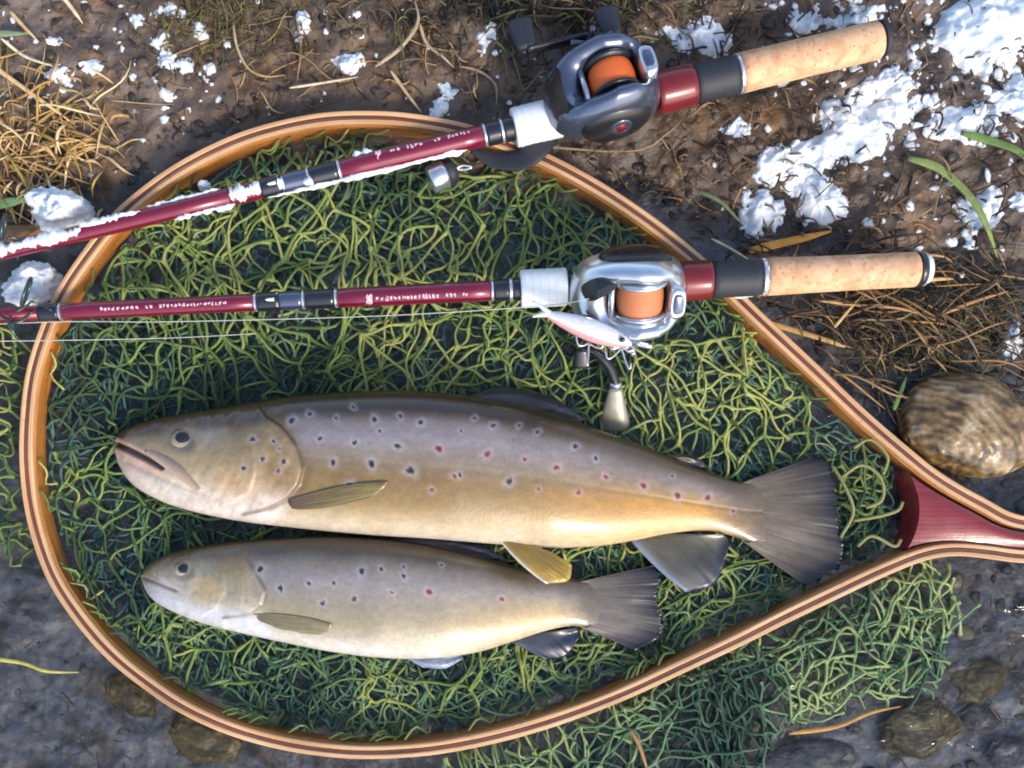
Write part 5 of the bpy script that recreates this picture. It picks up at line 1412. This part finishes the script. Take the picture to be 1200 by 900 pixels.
# ------------------------------------------------------------------ stones
def stone(cx, cy, rx, ry, h, ang, seed, mat, lab, zc=None, group="stones along the water"):
    v, f = blob(cx, cy, rx, ry, h, ang, seed, 5, 0.22, z=zc, flat=0.5)
    return tag(obj("stone", v, f, M[mat]), lab, "stone", group)
def stone2(cx, cy, rx, ry, h, ang, seed, mat, lab):
    v, f = ICO[5]
    r = 1 + 0.34 * fbm(v[:, 0] * 1.4 + seed, v[:, 1] * 1.4, v[:, 2] * 1.4, 3, seed) + 0.03 * fbm(v[:, 0] * 9, v[:, 1] * 9, v[:, 2] * 9, 2, seed)
    p = v * r[:, None]; a = math.radians(-ang); x = p[:, 0] * rx * S; y = p[:, 1] * ry * S
    x, y = x * math.cos(a) - y * math.sin(a), x * math.sin(a) + y * math.cos(a)
    g = P(cx, cy, 0.0); z0 = float(gz(g[0], g[1]))
    return tag(obj("stone", np.stack([g[0] + x, g[1] + y, z0 + p[:, 2] * h * 0.001], 1), f, M[mat]), lab, "stone", "stones along the water")
v, f = ICO[6]
hx, hy = v[:, 0] + 0.55, v[:, 1] + 0.75
dd = np.hypot(hx, hy * 1.1) + 0.10 * fbm(v[:, 0] * 2, v[:, 1] * 2, v[:, 2] * 2, 3, 24)
rg_ = np.sin(dd * 38 + 5.0 * fbm(v[:, 0] * 3, v[:, 1] * 3, v[:, 2] * 3, 2, 25))
rr_ = 1 + 0.14 * fbm(v[:, 0] * 1.3 + 4, v[:, 1] * 1.3, v[:, 2] * 1.3, 3, 26) + 0.007 * rg_ + 0.02 * fbm(v[:, 0] * 12, v[:, 1] * 12, v[:, 2] * 12, 3, 27)
pv = v * rr_[:, None]; a_ = math.radians(-16)
xs_, ys_ = pv[:, 0] * 78 * S, pv[:, 1] * 60 * S
g0 = P(1142, 497, 0.012)
kk = np.clip(0.42 + 0.14 * rg_ + 0.9 * fbm(v[:, 0] * 5, v[:, 1] * 5, v[:, 2] * 5, 4, 28), 0, 1)
cs_ = stops(kk, [(0, srgb(62, 48, 30)), (0.35, srgb(112, 88, 52)), (0.6, srgb(142, 116, 74)), (0.8, srgb(150, 132, 108)), (1, srgb(178, 162, 138))])
tag(obj("stone", np.stack([g0[0] + xs_ * math.cos(a_) - ys_ * math.sin(a_), g0[1] + xs_ * math.sin(a_) + ys_ * math.cos(a_), 0.004 + pv[:, 2] * 0.020], 1), f, vcol("ridged_stone", 0.4, 0.5, 0.15, 500, 0.3, 900, 0.5, 0.0006), None, True, cs_),
    "large round ridged brown stone beside the red net handle", "stone", "stones along the water")
stone2(1085, 858, 44, 38, 9, 0, 12, "stone_ochre", "ochre stone under the shallow water at lower right")
stone2(1158, 802, 34, 26, 8, -25, 13, "stone_ochre", "small ochre stone right of the net fold at lower right")
stone2(1160, 845, 22, 18, 9, 10, 14, "stone_grey", "little grey stone between the two ochre stones")
stone2(1205, 895, 40, 26, 9, 10, 15, "stone_grey", "grey stone in the lower right corner")
stone2(965, 895, 46, 22, 8, 0, 16, "stone_grey", "flat grey stone at the bottom edge right of the net fold")
stone2(232, 868, 46, 28, 9, 25, 17, "stone_ochre", "brown stone at the bottom edge under the hoop")
stone2(145, 820, 30, 22, 8, 40, 20, "stone_ochre", "small brown stone under water left of the hoop")
stone2(1195, 470, 26, 22, 10, 0, 22, "stone_grey", "pale stone at the right edge touching the round stone")
stone2(1010, 440, 26, 14, 8, 50, 23, "stone_grey", "narrow grey stone left of the round stone")
# gravel
def gravel(n, sampler, seed, rmin, rmax, lab, pal=None, name="gravel"):
    rg = np.random.default_rng(seed); v0, f0 = ICO[2]; V = []; Fs = []; C = []; off = 0
    pal = pal or [srgb(116, 104, 94), srgb(136, 122, 104), srgb(112, 108, 110), srgb(150, 132, 98), srgb(92, 82, 72)]
    for k in range(n):
        px, py = sampler(rg)
        q = np.array([px]), np.array([py])
        if inside(HOOP_PX, *q)[0] or dist_poly(HOOP_PX, *q, True)[0] < 18: continue
        r = rmin * (rmax / rmin) ** rg.random(); g = P(px, py, 0)
        a = 1 + 0.6 * fbm(v0[:, 0] * 1.5 + k, v0[:, 1] * 1.3, v0[:, 2] * 1.3, 2, k % 40)
        p = v0 * a[:, None] * r * np.array([rg.uniform(.6, 1.5), rg.uniform(.6, 1.3), 0.38])
        V.append(p + np.array([g[0], g[1], float(gz(g[0], g[1])) + r * 0.05])); Fs.append(f0 + off); off += len(v0)
        C.append(np.broadcast_to(pal[rg.integers(5)] * rg.uniform(.8, 1.15), (len(v0), 3)))
    tag(obj(name, np.concatenate(V), np.concatenate(Fs), M["gravel"], None, True, np.concatenate(C)), lab, name.replace("_", " "), kind="stuff")
M["gravel"] = vcol("gravel_stone", 0.45, 0.5, 0, 300, 0.3, 700, 0.5, 0.0008)
gravel(90, box(-80, 640, 420, 960), 501, 0.0008, 0.0035, "small gravel under the water at lower left")
gravel(260, box(860, 640, 1300, 960), 502, 0.0008, 0.0045, "small gravel under the water at lower right")
gravel(260, box(860, 380, 1300, 600), 503, 0.0012, 0.006, "small gravel on the bank around the round stone")
CLOD = [srgb(80, 66, 54), srgb(66, 54, 44), srgb(96, 80, 66), srgb(52, 43, 36), srgb(88, 78, 70)]
gravel(500, box(-60, -40, 900, 260), 504, 0.0008, 0.0042, "crumbly mud clods on the bank above the hoop", CLOD, "mud_clods")
gravel(380, box(760, -30, 1320, 470), 505, 0.0008, 0.0038, "crumbly dark mud clods on the bank at right", [c * 0.8 for c in CLOD], "mud_clods")
